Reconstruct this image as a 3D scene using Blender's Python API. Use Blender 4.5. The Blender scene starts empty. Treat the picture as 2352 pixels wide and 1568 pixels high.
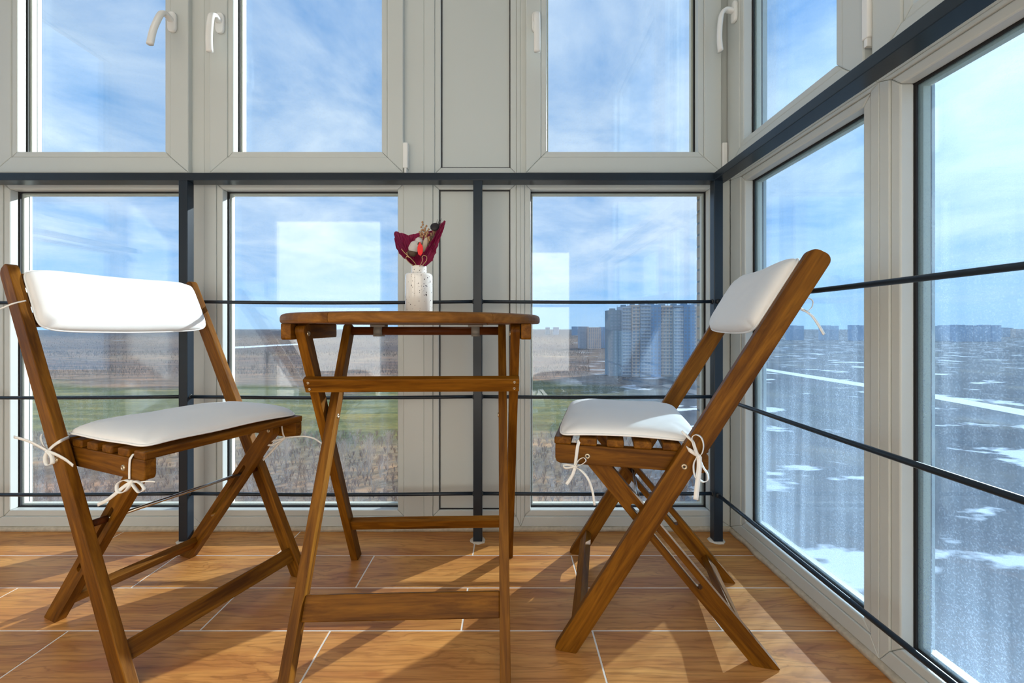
import bpy, bmesh, math, random
from mathutils import Vector, Matrix, noise

random.seed(7)
SC = bpy.context.scene
COL = SC.collection

# ------------------------------------------------------------------ camera
F = 953.1            # focal length in pixels of the 2352 px wide frame
CX, CY = 1165.0, 753.0   # vanishing point of the depth lines
H = 0.693            # eye height
cam_d = bpy.data.cameras.new('camera')
cam_d.sensor_width = 36.0
cam_d.lens = 36.0 * F / 2352.0
cam_d.shift_x = (1176.0 - CX) / 2352.0
cam_d.shift_y = -(784.0 - CY) / 2352.0
cam_d.clip_start = 0.02
cam_d.clip_end = 20000
cam = bpy.data.objects.new('camera', cam_d)
cam.location = (0, 0, H)
cam.rotation_euler = (math.radians(90), 0, 0)
COL.objects.link(cam)
SC.camera = cam

# ------------------------------------------------------------------ world
SUN = Vector((0.79, 0.61, 0.40)).normalized()
world = bpy.data.worlds.new('world')
SC.world = world
world.use_nodes = True
wn, wl = world.node_tree.nodes, world.node_tree.links
wn.clear()


def N(tree, typ, **kw):
    n = tree.nodes.new(typ)
    for k, v in kw.items():
        setattr(n, k, v)
    return n


def ramp(tree, stops, interp='LINEAR'):
    r = tree.nodes.new('ShaderNodeValToRGB')
    r.color_ramp.interpolation = interp
    e = r.color_ramp.elements
    while len(e) > len(stops):
        e.remove(e[-1])
    while len(e) < len(stops):
        e.new(0.5)
    for el, (p, c) in zip(e, stops):
        el.position = p
        el.color = (*c, 1) if len(c) == 3 else c
    return r


def mathn(tree, op, a=None, b=None, clamp=False):
    m = tree.nodes.new('ShaderNodeMath')
    m.operation = op
    m.use_clamp = clamp
    for i, v in enumerate((a, b)):
        if v is None:
            continue
        if isinstance(v, (int, float)):
            m.inputs[i].default_value = v
        else:
            tree.links.new(v, m.inputs[i])
    return m.outputs[0]


def mixc(tree, fac, a, b, blend='MIX'):
    m = tree.nodes.new('ShaderNodeMix')
    m.data_type = 'RGBA'
    m.blend_type = blend
    for s, v in ((m.inputs[0], fac), (m.inputs[6], a), (m.inputs[7], b)):
        if isinstance(v, (int, float)):
            s.default_value = v
        elif isinstance(v, tuple):
            s.default_value = (*v, 1)
        else:
            tree.links.new(v, s)
    return m.outputs[2]


def build_world():
    T = world.node_tree
    tc = N(T, 'ShaderNodeTexCoord')
    sep = N(T, 'ShaderNodeSeparateXYZ')
    wl.new(tc.outputs['Generated'], sep.inputs[0])
    zc = mathn(T, 'MAXIMUM', sep.outputs[2], 0.0)
    grad = ramp(T, [(0.0, (0.52, 0.74, 0.93)), (0.06, (0.42, 0.68, 0.96)), (0.25, (0.24, 0.48, 0.80)), (0.7, (0.16, 0.37, 0.70))])
    wl.new(zc, grad.inputs[0])
    # clouds on a flat layer: direction / (height + k)
    den = mathn(T, 'ADD', zc, 0.16)
    px = mathn(T, 'DIVIDE', sep.outputs[0], den)
    py = mathn(T, 'DIVIDE', sep.outputs[1], den)
    cmb = N(T, 'ShaderNodeCombineXYZ')
    wl.new(px, cmb.inputs[0])
    wl.new(py, cmb.inputs[1])
    n1 = N(T, 'ShaderNodeTexNoise')
    n1.inputs['Scale'].default_value = 1.6
    n1.inputs['Detail'].default_value = 9
    n1.inputs['Roughness'].default_value = 0.62
    n1.inputs['Distortion'].default_value = 0.35
    wl.new(cmb.outputs[0], n1.inputs['Vector'])
    n2 = N(T, 'ShaderNodeTexNoise')
    n2.inputs['Scale'].default_value = 0.45
    n2.inputs['Detail'].default_value = 3
    wl.new(cmb.outputs[0], n2.inputs['Vector'])
    mixn = mathn(T, 'ADD', mathn(T, 'MULTIPLY', n1.outputs[0], 0.72), mathn(T, 'MULTIPLY', n2.outputs[0], 0.36))
    # more cloud to the right than to the left
    side = mathn(T, 'MULTIPLY', sep.outputs[0], 0.03)
    mixn = mathn(T, 'ADD', mixn, side)
    cr = ramp(T, [(0.40, (0, 0, 0)), (0.52, (0.5, 0.5, 0.5)), (0.64, (1, 1, 1))])
    wl.new(mixn, cr.inputs[0])
    hz = ramp(T, [(0.0, (0, 0, 0)), (0.05, (0.30, 0.30, 0.30)), (0.16, (0.95, 0.95, 0.95))])
    wl.new(zc, hz.inputs[0])
    cf = mathn(T, 'MULTIPLY', cr.outputs[0], hz.outputs[0])
    col = mixc(T, cf, grad.outputs[0], (0.92, 0.97, 1.02))
    # brightening of the sky around the sun
    dot = N(T, 'ShaderNodeVectorMath', operation='DOT_PRODUCT')
    wl.new(tc.outputs['Generated'], dot.inputs[0])
    dot.inputs[1].default_value = SUN
    d0 = mathn(T, 'MAXIMUM', dot.outputs['Value'], 0.0)
    g1 = mathn(T, 'MULTIPLY', mathn(T, 'POWER', d0, 60.0), 0.55)
    g2 = mathn(T, 'MULTIPLY', mathn(T, 'POWER', d0, 9.0), 0.10)
    g = mathn(T, 'ADD', g1, g2)
    gc = mixc(T, 1.0, col, (0, 0, 0), 'ADD')
    gm = N(T, 'ShaderNodeMix')
    gm.data_type = 'RGBA'
    gm.blend_type = 'ADD'
    gm.inputs[0].default_value = 1.0
    wl.new(gc, gm.inputs[6])
    gv = N(T, 'ShaderNodeCombineColor')
    for i, k in enumerate((1.0, 0.97, 0.9)):
        wl.new(mathn(T, 'MULTIPLY', g, k), gv.inputs[i])
    wl.new(gv.outputs[0], gm.inputs[7])
    bg = N(T, 'ShaderNodeBackground')
    wl.new(gm.outputs[2], bg.inputs[0])
    bg.inputs[1].default_value = 1.06
    out = N(T, 'ShaderNodeOutputWorld')
    wl.new(bg.outputs[0], out.inputs[0])


build_world()

sun_d = bpy.data.lights.new('sun', 'SUN')
sun_d.energy = 7.8
sun_d.angle = math.radians(0.6)
sun_d.color = (1.0, 0.93, 0.82)
sun = bpy.data.objects.new('sun', sun_d)
sun.rotation_euler = (-SUN).to_track_quat('-Z', 'Y').to_euler()
sun.location = (20, 16, 12)
COL.objects.link(sun)

SC.view_settings.view_transform = 'Standard'
SC.view_settings.look = 'None'
SC.view_settings.exposure = 0.12
SC.view_settings.gamma = 1.0
SC.view_settings.use_curve_mapping = False
SC.cycles.max_bounces = 7
SC.cycles.diffuse_bounces = 4
SC.cycles.glossy_bounces = 3
SC.cycles.transmission_bounces = 2
SC.cycles.volume_bounces = 0
SC.cycles.transparent_max_bounces = 32
SC.cycles.use_denoising = True
SC.cycles.use_adaptive_sampling = True
SC.cycles.adaptive_threshold = 0.08
SC.cycles.time_limit = 1150
world.cycles.sampling_method = 'MANUAL'
world.cycles.sample_map_resolution = 512
SC.cycles.sample_clamp_indirect = 6.0


# ------------------------------------------------------------------ helpers
def link(o, parent=None):
    COL.objects.link(o)
    if parent is not None:
        o.parent = parent
    return o


def tag(o, label=None, cat=None, group=None, kind=None):
    if label:
        o['label'] = label
    if cat:
        o['category'] = cat
    if group:
        o['group'] = group
    if kind:
        o['kind'] = kind
    return o


def empty(name, loc=(0, 0, 0), rz=0.0, parent=None):
    o = bpy.data.objects.new(name, None)
    o.empty_display_size = 0.05
    o.location = loc
    o.rotation_euler = (0, 0, rz)
    return link(o, parent)


def obj_bm(name, bm, mat, parent=None, smooth=False, matrix=None):
    me = bpy.data.meshes.new(name)
    bm.normal_update()
    bm.to_mesh(me)
    bm.free()
    if smooth:
        for p in me.polygons:
            p.use_smooth = True
    if mat:
        me.materials.append(mat)
    o = bpy.data.objects.new(name, me)
    if matrix is not None:
        o.matrix_basis = matrix
    return link(o, parent)


def obj_py(name, verts, faces, mat, parent=None, smooth=False, matrix=None):
    me = bpy.data.meshes.new(name)
    me.from_pydata(verts, [], faces)
    me.update()
    if smooth:
        for p in me.polygons:
            p.use_smooth = True
    if mat:
        me.materials.append(mat)
    o = bpy.data.objects.new(name, me)
    if matrix is not None:
        o.matrix_basis = matrix
    return link(o, parent)


def bevel_all(bm, w, seg=2, ang=25):
    if w <= 0:
        return
    ed = [e for e in bm.edges if len(e.link_faces) == 2 and e.calc_face_angle(0) > math.radians(ang)]
    bmesh.ops.bevel(bm, geom=ed, offset=w, segments=seg, affect='EDGES', profile=0.5, clamp_overlap=True)


def bm_box(bm, c, s):
    r = bmesh.ops.create_cube(bm, size=1.0)
    bmesh.ops.scale(bm, vec=s, verts=r['verts'])
    bmesh.ops.translate(bm, vec=c, verts=r['verts'])
    return r['verts']


def box(name, c, s, mat, parent=None, bev=0.0, matrix=None):
    bm = bmesh.new()
    bm_box(bm, (0, 0, 0) if matrix is None else c, s)
    bevel_all(bm, bev)
    o = obj_bm(name, bm, mat, parent, matrix=matrix)
    if matrix is None:
        o.location = c
    return o


def bm_prism(bm, pts, t, holes=()):
    """polygon in XY extruded to +-t/2 in Z; holes are further loops"""
    edges = []
    for loop in (pts, *holes):
        vs = [bm.verts.new((x, y, -t / 2)) for x, y in loop]
        edges += [bm.edges.new((vs[i], vs[(i + 1) % len(vs)])) for i in range(len(vs))]
    if holes:
        bmesh.ops.triangle_fill(bm, edges=edges, use_beauty=True, use_dissolve=False)
        fs = list(bm.faces)
    else:
        fs = [bm.faces.new([e.verts[0] for e in edges])]
    r = bmesh.ops.extrude_face_region(bm, geom=fs)
    vs = [g for g in r['geom'] if isinstance(g, bmesh.types.BMVert)]
    bmesh.ops.translate(bm, vec=(0, 0, t), verts=vs)
    bmesh.ops.recalc_face_normals(bm, faces=bm.faces)


def prism(name, pts, t, mat, parent=None, matrix=None, bev=0.002, holes=()):
    bm = bmesh.new()
    bm_prism(bm, pts, t, holes)
    if not holes:
        bevel_all(bm, bev)
    return obj_bm(name, bm, mat, parent, matrix=matrix)


def frame_matrix(origin, x, y):
    x = Vector(x).normalized()
    y = Vector(y)
    y = (y - x * y.dot(x)).normalized()
    z = x.cross(y)
    m = Matrix((x, y, z)).transposed().to_4x4()
    m.translation = Vector(origin)
    return m


def catmull(pts, n=8, closed=False):
    P = [Vector(p) for p in pts]
    out = []
    m = len(P)
    rng = range(m) if closed else range(m - 1)
    for i in rng:
        p1, p2 = P[i], P[(i + 1) % m]
        p0 = P[i - 1] if (closed or i > 0) else p1 * 2 - p2
        p3 = P[(i + 2) % m] if (closed or i + 2 < m) else p2 * 2 - p1
        for k in range(n):
            t = k / n
            out.append(0.5 * ((2 * p1) + (p2 - p0) * t + (2 * p0 - 5 * p1 + 4 * p2 - p3) * t * t + (3 * p1 - p0 - 3 * p2 + p3) * t ** 3))
    if not closed:
        out.append(P[-1].copy())
    return out


def sweep(bm, path, section, closed=False, up=Vector((0, 0, 1)), scale=None):
    """sweep a 2-D section (list of (a, b)) along path; a along the side vector, b along the local up"""
    rings = []
    n = len(path)
    prev = None
    for i, p in enumerate(path):
        a = path[i - 1] if (i > 0 or closed) else p
        b = path[(i + 1) % n] if (i < n - 1 or closed) else p
        t = (b - a)
        if t.length < 1e-9:
            t = Vector((1, 0, 0))
        t.normalize()
        if prev is None:
            s = t.cross(up)
            if s.length < 1e-3:
                s = t.cross(Vector((0, 1, 0)))
                if s.length < 1e-3:
                    s = t.cross(Vector((1, 0, 0)))
        else:
            s = prev - t * prev.dot(t)
        s.normalize()
        prev = s
        u = s.cross(t)
        k = scale(i / max(1, n - 1)) if scale else 1.0
        rings.append([bm.verts.new(p + s * (x * k) + u * (y * k)) for x, y in section])
    m = len(section)
    rg = range(n) if closed else range(n - 1)
    for i in rg:
        A, B = rings[i], rings[(i + 1) % n]
        for j in range(m):
            bm.faces.new((A[j], A[(j + 1) % m], B[(j + 1) % m], B[j]))
    if not closed:
        bm.faces.new(rings[0][::-1])
        bm.faces.new(rings[-1])
    bmesh.ops.recalc_face_normals(bm, faces=bm.faces)


def circ(r, n=10):
    return [(r * math.cos(2 * math.pi * i / n), r * math.sin(2 * math.pi * i / n)) for i in range(n)]


def tube(name, pts, r, mat, parent=None, n=10, closed=False, smooth=True, scale=None):
    bm = bmesh.new()
    sweep(bm, [Vector(p) for p in pts], circ(r, n), closed, scale=scale)
    return obj_bm(name, bm, mat, parent, smooth)


def lathe_bm(bm, prof, n=32, center=(0, 0, 0)):
    c = Vector(center)
    rings = []
    for r, z in prof:
        if r < 1e-6:
            rings.append([bm.verts.new(c + Vector((0, 0, z)))])
        else:
            rings.append([bm.verts.new(c + Vector((r * math.cos(2 * math.pi * i / n), r * math.sin(2 * math.pi * i / n), z))) for i in range(n)])
    for A, B in zip(rings[:-1], rings[1:]):
        for i in range(n):
            j = (i + 1) % n
            if len(A) == 1 and len(B) > 1:
                bm.faces.new((A[0], B[i], B[j]))
            elif len(B) == 1 and len(A) > 1:
                bm.faces.new((A[i], A[j], B[0]))
            elif len(A) > 1:
                bm.faces.new((A[i], A[j], B[j], B[i]))
    bmesh.ops.recalc_face_normals(bm, faces=bm.faces)


def copy_tree(o, parent=None):
    c = o.copy()
    COL.objects.link(c)
    c.parent = parent
    for ch in list(o.children):
        copy_tree(ch, c)
    return c


# ------------------------------------------------------------------ materials
def new_mat(name):
    m = bpy.data.materials.new(name)
    m.use_nodes = True
    t = m.node_tree
    t.nodes.clear()
    out = t.nodes.new('ShaderNodeOutputMaterial')
    b = t.nodes.new('ShaderNodeBsdfPrincipled')
    t.links.new(b.outputs[0], out.inputs[0])
    return m, t, b, out


def plain(name, col, rough=0.5, metal=0.0, spec=0.5, bump=0.0, bscale=200.0, var=0.0):
    m, t, b, o = new_mat(name)
    b.inputs['Base Color'].default_value = (*col, 1)
    b.inputs['Roughness'].default_value = rough
    b.inputs['Metallic'].default_value = metal
    b.inputs['Specular IOR Level'].default_value = spec
    if bump or var:
        tc = N(t, 'ShaderNodeTexCoord')
        n = N(t, 'ShaderNodeTexNoise')
        n.inputs['Scale'].default_value = bscale
        n.inputs['Detail'].default_value = 4
        t.links.new(tc.outputs['Object'], n.inputs['Vector'])
        if bump:
            bp = N(t, 'ShaderNodeBump')
            bp.inputs['Strength'].default_value = bump
            bp.inputs['Distance'].default_value = 0.002
            t.links.new(n.outputs[0], bp.inputs['Height'])
            t.links.new(bp.outputs[0], b.inputs['Normal'])
        if var:
            c = mixc(t, n.outputs[0], tuple(max(0, x * (1 - var)) for x in col), tuple(min(1, x * (1 + var)) for x in col))
            t.links.new(c, b.inputs['Base Color'])
    return m


def wood_mat(name, dark, mid, light, rough=0.5, scale=(2.2, 26.0, 26.0), coat=0.0):
    m, t, b, o = new_mat(name)
    tc = N(t, 'ShaderNodeTexCoord')
    oi = N(t, 'ShaderNodeObjectInfo')
    add = N(t, 'ShaderNodeVectorMath', operation='ADD')
    t.links.new(tc.outputs['Object'], add.inputs[0])
    sc = N(t, 'ShaderNodeVectorMath', operation='SCALE')
    cv = N(t, 'ShaderNodeCombineXYZ')
    for i, k in enumerate((3.1, 1.7, 2.3)):
        t.links.new(mathn(t, 'MULTIPLY', oi.outputs['Random'], k), cv.inputs[i])
    t.links.new(cv.outputs[0], add.inputs[1])
    mp = N(t, 'ShaderNodeMapping')
    mp.inputs['Scale'].default_value = scale
    t.links.new(add.outputs[0], mp.inputs[0])
    n = N(t, 'ShaderNodeTexNoise')
    n.inputs['Scale'].default_value = 1.6
    n.inputs['Detail'].default_value = 6
    n.inputs['Roughness'].default_value = 0.62
    n.inputs['Distortion'].default_value = 0.9
    t.links.new(mp.outputs[0], n.inputs['Vector'])
    r = ramp(t, [(0.33, dark), (0.5, mid), (0.70, light)])
    t.links.new(n.outputs[0], r.inputs[0])
    n2 = N(t, 'ShaderNodeTexNoise')
    n2.inputs['Scale'].default_value = 9.0
    n2.inputs['Detail'].default_value = 5
    t.links.new(mp.outputs[0], n2.inputs['Vector'])
    r2 = ramp(t, [(0.3, (0.72, 0.70, 0.68)), (0.62, (1.06, 1.05, 1.04))])
    t.links.new(n2.outputs[0], r2.inputs[0])
    c = mixc(t, 0.8, r.outputs[0], r2.outputs[0], 'MULTIPLY')
    hv = N(t, 'ShaderNodeHueSaturation')
    t.links.new(c, hv.inputs['Color'])
    t.links.new(mathn(t, 'ADD', mathn(t, 'MULTIPLY', oi.outputs['Random'], 0.22), 0.89), hv.inputs['Value'])
    t.links.new(hv.outputs[0], b.inputs['Base Color'])
    b.inputs['Roughness'].default_value = rough
    b.inputs['Coat Weight'].default_value = coat
    b.inputs['Specular IOR Level'].default_value = 0.15
    b.inputs['Coat Roughness'].default_value = 0.3
    bp = N(t, 'ShaderNodeBump')
    bp.inputs['Strength'].default_value = 0.12
    bp.inputs['Distance'].default_value = 0.001
    t.links.new(n2.outputs[0], bp.inputs['Height'])
    t.links.new(bp.outputs[0], b.inputs['Normal'])
    return m


def tile_mat():
    m, t, b, o = new_mat('wood_look_tile')
    tc = N(t, 'ShaderNodeTexCoord')
    oi = N(t, 'ShaderNodeObjectInfo')
    cv = N(t, 'ShaderNodeCombineXYZ')
    for i, k in enumerate((37.0, 11.0, 5.0)):
        t.links.new(mathn(t, 'MULTIPLY', oi.outputs['Random'], k), cv.inputs[i])
    add = N(t, 'ShaderNodeVectorMath', operation='ADD')
    t.links.new(tc.outputs['Object'], add.inputs[0])
    t.links.new(cv.outputs[0], add.inputs[1])
    mp = N(t, 'ShaderNodeMapping')
    mp.inputs['Scale'].default_value = (1.5, 9.0, 1.0)
    t.links.new(add.outputs[0], mp.inputs[0])
    big = N(t, 'ShaderNodeTexNoise')
    big.inputs['Scale'].default_value = 1.6
    big.inputs['Detail'].default_value = 4
    big.inputs['Distortion'].default_value = 1.4
    t.links.new(mp.outputs[0], big.inputs['Vector'])
    # grain: wavy bands bent by the noise
    dist = N(t, 'ShaderNodeVectorMath', operation='MULTIPLY_ADD')
    t.links.new(big.outputs['Color'], dist.inputs[0])
    dist.inputs[1].default_value = (0.25, 0.9, 0.0)
    t.links.new(mp.outputs[0], dist.inputs[2])
    wv = N(t, 'ShaderNodeTexWave')
    wv.bands_direction = 'Y'
    wv.inputs['Scale'].default_value = 1.8
    wv.inputs['Distortion'].default_value = 4.5
    wv.inputs['Detail'].default_value = 4
    wv.inputs['Detail Scale'].default_value = 2.4
    t.links.new(dist.outputs[0], wv.inputs['Vector'])
    fine = N(t, 'ShaderNodeTexNoise')
    mp2 = N(t, 'ShaderNodeMapping')
    mp2.inputs['Scale'].default_value = (8.0, 170.0, 1.0)
    t.links.new(add.outputs[0], mp2.inputs[0])
    t.links.new(mp2.outputs[0], fine.inputs['Vector'])
    fine.inputs['Scale'].default_value = 1.4
    fine.inputs['Detail'].default_value = 5
    base = ramp(t, [(0.3, (0.40, 0.150, 0.042)), (0.5, (0.54, 0.235, 0.062)), (0.72, (0.66, 0.320, 0.092))])
    t.links.new(big.outputs[0], base.inputs[0])
    wr = ramp(t, [(0.0, (0.60, 0.54, 0.50)), (0.16, (0.90, 0.88, 0.86)), (0.4, (1.0, 1.0, 1.0)), (1.0, (1.05, 1.04, 1.02))])
    t.links.new(wv.outputs[0], wr.inputs[0])
    c = mixc(t, 0.55, base.outputs[0], wr.outputs[0], 'MULTIPLY')
    fr = ramp(t, [(0.35, (0.70, 0.66, 0.62)), (0.55, (1.03, 1.03, 1.03))])
    t.links.new(fine.outputs[0], fr.inputs[0])
    c = mixc(t, 0.5, c, fr.outputs[0], 'MULTIPLY')
    # knots
    vo = N(t, 'ShaderNodeTexVoronoi')
    mp3 = N(t, 'ShaderNodeMapping')
    mp3.inputs['Scale'].default_value = (1.6, 4.2, 1.0)
    t.links.new(add.outputs[0], mp3.inputs[0])
    t.links.new(mp3.outputs[0], vo.inputs['Vector'])
    vo.inputs['Scale'].default_value = 1.3
    kr = ramp(t, [(0.0, (0.45, 0.30, 0.2)), (0.035, (0.75, 0.62, 0.55)), (0.07, (1, 1, 1))])
    t.links.new(vo.outputs['Distance'], kr.inputs[0])
    c = mixc(t, 0.9, c, kr.outputs[0], 'MULTIPLY')
    hv = N(t, 'ShaderNodeHueSaturation')
    t.links.new(c, hv.inputs['Color'])
    t.links.new(mathn(t, 'ADD', mathn(t, 'MULTIPLY', oi.outputs['Random'], 0.16), 0.92), hv.inputs['Value'])
    t.links.new(hv.outputs[0], b.inputs['Base Color'])
    b.inputs['Roughness'].default_value = 0.42
    b.inputs['Specular IOR Level'].default_value = 0.25
    bp = N(t, 'ShaderNodeBump')
    bp.inputs['Strength'].default_value = 0.15
    bp.inputs['Distance'].default_value = 0.001
    t.links.new(fine.outputs[0], bp.inputs['Height'])
    t.links.new(bp.outputs[0], b.inputs['Normal'])
    return m


def glass_mat(name, dirt, spot_scale, tint=(0.93, 0.97, 1.0), thr=(0.56, 0.72), film=0.04):
    """thin pane: Schlick mirror over clear glass, with dried-on dust that scatters light"""
    m = bpy.data.materials.new(name)
    m.use_nodes = True
    t = m.node_tree
    t.nodes.clear()
    out = N(t, 'ShaderNodeOutputMaterial')
    lw = N(t, 'ShaderNodeLayerWeight')
    lw.inputs['Blend'].default_value = 0.5
    sch = mathn(t, 'ADD', mathn(t, 'MULTIPLY', mathn(t, 'POWER', lw.outputs['Facing'], 5.0), 0.95), 0.042)
    tr = N(t, 'ShaderNodeBsdfTransparent')
    tr.inputs[0].default_value = (*tint, 1)
    gl = N(t, 'ShaderNodeBsdfGlossy')
    gl.inputs['Roughness'].default_value = 0.0
    gl.inputs['Color'].default_value = (1, 1, 1, 1)
    mx = N(t, 'ShaderNodeMixShader')
    t.links.new(sch, mx.inputs[0])
    t.links.new(tr.outputs[0], mx.inputs[1])
    t.links.new(gl.outputs[0], mx.inputs[2])
    if dirt > 0:
        tc = N(t, 'ShaderNodeTexCoord')
        n = N(t, 'ShaderNodeTexNoise')
        n.inputs['Scale'].default_value = spot_scale
        n.inputs['Detail'].default_value = 1.5
        n.inputs['Roughness'].default_value = 0.5
        t.links.new(tc.outputs['Object'], n.inputs['Vector'])
        r = ramp(t, [(thr[0], (film, film, film)), (thr[1], (1, 1, 1))])
        t.links.new(n.outputs[0], r.inputs[0])
        mp = N(t, 'ShaderNodeMapping')
        mp.inputs['Scale'].default_value = (26, 26, 0.9)
        t.links.new(tc.outputs['Object'], mp.inputs[0])
        ns = N(t, 'ShaderNodeTexNoise')
        ns.inputs['Scale'].default_value = 1.6
        ns.inputs['Detail'].default_value = 4
        t.links.new(mp.outputs[0], ns.inputs['Vector'])
        sr = ramp(t, [(0.35, (0.35, 0.35, 0.35)), (0.75, (1, 1, 1))])
        t.links.new(ns.outputs[0], sr.inputs[0])
        nb = N(t, 'ShaderNodeTexNoise')
        nb.inputs['Scale'].default_value = 2.2
        nb.inputs['Detail'].default_value = 3
        t.links.new(tc.outputs['Object'], nb.inputs['Vector'])
        br = ramp(t, [(0.3, (0.35, 0.35, 0.35)), (0.7, (1, 1, 1))])
        t.links.new(nb.outputs[0], br.inputs[0])
        # rain splash: more dust low down on the pane
        sx = N(t, 'ShaderNodeSeparateXYZ')
        t.links.new(tc.outputs['Object'], sx.inputs[0])
        low = N(t, 'ShaderNodeMapRange')
        low.inputs['From Min'].default_value = 0.45
        low.inputs['From Max'].default_value = -0.5
        low.inputs['To Min'].default_value = 0.22
        low.inputs['To Max'].default_value = 1.0
        t.links.new(sx.outputs[2], low.inputs['Value'])
        fac = mathn(t, 'MULTIPLY', mathn(t, 'MULTIPLY', r.outputs[0], sr.outputs[0]), mathn(t, 'MULTIPLY', br.outputs[0], low.outputs[0]))
        fac = mathn(t, 'MULTIPLY', fac, dirt, clamp=True)
        tl = N(t, 'ShaderNodeBsdfTranslucent')
        tl.inputs[0].default_value = (0.60, 0.78, 1.0, 1)
        df = N(t, 'ShaderNodeBsdfDiffuse')
        df.inputs[0].default_value = (0.62, 0.68, 0.74, 1)
        md = N(t, 'ShaderNodeMixShader')
        md.inputs[0].default_value = 0.3
        t.links.new(tl.outputs[0], md.inputs[1])
        t.links.new(df.outputs[0], md.inputs[2])
        m2 = N(t, 'ShaderNodeMixShader')
        t.links.new(fac, m2.inputs[0])
        t.links.new(mx.outputs[0], m2.inputs[1])
        t.links.new(md.outputs[0], m2.inputs[2])
        t.links.new(m2.outputs[0], out.inputs[0])
    else:
        t.links.new(mx.outputs[0], out.inputs[0])
    return m


M = {}
M['pvc'] = plain('white_pvc', (0.57, 0.60, 0.575), 0.34, spec=0.4)
M['panel'] = plain('white_panel', (0.55, 0.585, 0.56), 0.5, bump=0.05, bscale=900)
M['gasket'] = plain('black_rubber', (0.012, 0.012, 0.014), 0.6)
M['spacer'] = plain('spacer_bar', (0.70, 0.66, 0.52), 0.45)
M['handle'] = plain('white_lacquer', (0.82, 0.82, 0.79), 0.22)
M['steel'] = plain('dark_painted_steel', (0.012, 0.020, 0.030), 0.32, spec=0.35, bump=0.05, bscale=120)
M['weld'] = plain('weld_bead', (0.020, 0.022, 0.024), 0.5, bump=0.6, bscale=300)
M['caulk'] = plain('old_sealant', (0.50, 0.44, 0.34), 0.8, bump=0.5, bscale=90, var=0.35)
M['mortar'] = plain('mortar_lump', (0.62, 0.55, 0.45), 0.9, bump=0.8, bscale=120, var=0.2)
M['grout'] = plain('light_grout', (0.80, 0.74, 0.66), 0.85, bump=0.1, bscale=500)
M['tile'] = tile_mat()
M['wood'] = wood_mat('oiled_acacia', (0.080, 0.026, 0.0012), (0.158, 0.057, 0.0030), (0.260, 0.104, 0.0075))
M['wood_top'] = wood_mat('oiled_acacia_top', (0.090, 0.032, 0.003), (0.170, 0.066, 0.009), (0.26, 0.112, 0.02), scale=(3.0, 18.0, 18.0))
M['dowel'] = wood_mat('dark_dowel', (0.06, 0.014, 0.003), (0.10, 0.026, 0.005), (0.15, 0.045, 0.010))
M['bolt'] = plain('brass_bolt', (0.55, 0.46, 0.32), 0.35, metal=0.9)
M['bolt_hole'] = plain('bolt_socket', (0.02, 0.015, 0.012), 0.6)
M['rod'] = plain('steel_rod', (0.62, 0.58, 0.50), 0.22, metal=1.0)
M['fabric'] = plain('white_canvas', (0.82, 0.815, 0.80), 0.75, spec=0.25, bump=0.12, bscale=1400)
M['piping'] = plain('white_piping', (0.88, 0.88, 0.86), 0.7, spec=0.25)
M['tape'] = plain('white_cotton_tape', (0.84, 0.83, 0.79), 0.8, spec=0.2, bump=0.2, bscale=1500)
M['plaster'] = plain('cream_plaster', (0.80, 0.77, 0.72), 0.85, bump=0.2, bscale=150)
M['ceil'] = plain('white_ceiling', (0.86, 0.86, 0.85), 0.85)
M['clip'] = plain('plastic_clip', (0.24, 0.22, 0.19), 0.45)
M['glass'] = glass_mat('window_glass', 0.34, 380.0, tint=(0.90, 0.95, 1.0), thr=(0.54, 0.72), film=0.16)
M['glass_up'] = glass_mat('window_glass_clean', 0.05, 160.0)
M['glass_side'] = glass_mat('speckled_window_glass', 0.80, 330.0, tint=(0.80, 0.91, 1.0), thr=(0.56, 0.66), film=0.44)
M['glass_side_up'] = glass_mat('dusty_window_glass', 0.22, 330.0, tint=(0.84, 0.93, 1.0), thr=(0.54, 0.70), film=0.25)
M['glass_plain'] = glass_mat('clear_window_glass', 0.0, 1.0)

# ------------------------------------------------------------------ the room shell
YB = 1.42      # inner face of the back glazing frames
XR = 0.763     # inner face of the right glazing frames
XL = -2.45     # inner face of the left glazing frames
YR = -0.45     # rear wall (behind the camera)
ZC = 2.50      # ceiling


def wallmap(side):
    if side == 'back':
        return lambda a, z, n: Vector((a, YB + n, z)), Vector((1, 0, 0)), Vector((0, 1, 0))
    if side == 'right':
        return lambda a, z, n: Vector((XR + n, a, z)), Vector((0, 1, 0)), Vector((1, 0, 0))
    return lambda a, z, n: Vector((XL - n, a, z)), Vector((0, 1, 0)), Vector((-1, 0, 0))


def ring(name, side, o, i, n0, n1, mat, parent, bev=0.0012, gap=0.0003):
    """four mitred bars between the outer and the inner rectangle (a0, a1, z0, z1)"""
    mp, ax, nx = wallmap(side)
    oa0, oa1, oz0, oz1 = o
    ia0, ia1, iz0, iz1 = i
    g = gap
    polys = [
        [(oa0 + g, oz0), (oa1 - g, oz0), (ia1 - g, iz0), (ia0 + g, iz0)],
        [(ia0 + g, iz1), (ia1 - g, iz1), (oa1 - g, oz1), (oa0 + g, oz1)],
        [(oa0, oz0 + g), (ia0, iz0 + g), (ia0, iz1 - g), (oa0, oz1 - g)],
        [(ia1, iz0 + g), (oa1, oz0 + g), (oa1, oz1 - g), (ia1, iz1 - g)],
    ]
    for p in polys:
        ca = sum(q[0] for q in p) / 4
        cz = sum(q[1] for q in p) / 4
        m = frame_matrix(mp(ca, cz, (n0 + n1) / 2), ax, (0, 0, 1))
        prism(name, [(x - ca, z - cz) for x, z in p], abs(n1 - n0), mat, parent, m, bev)


def inset(r, d):
    return (r[0] + d, r[1] - d, r[2] + d, r[3] - d)


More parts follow.
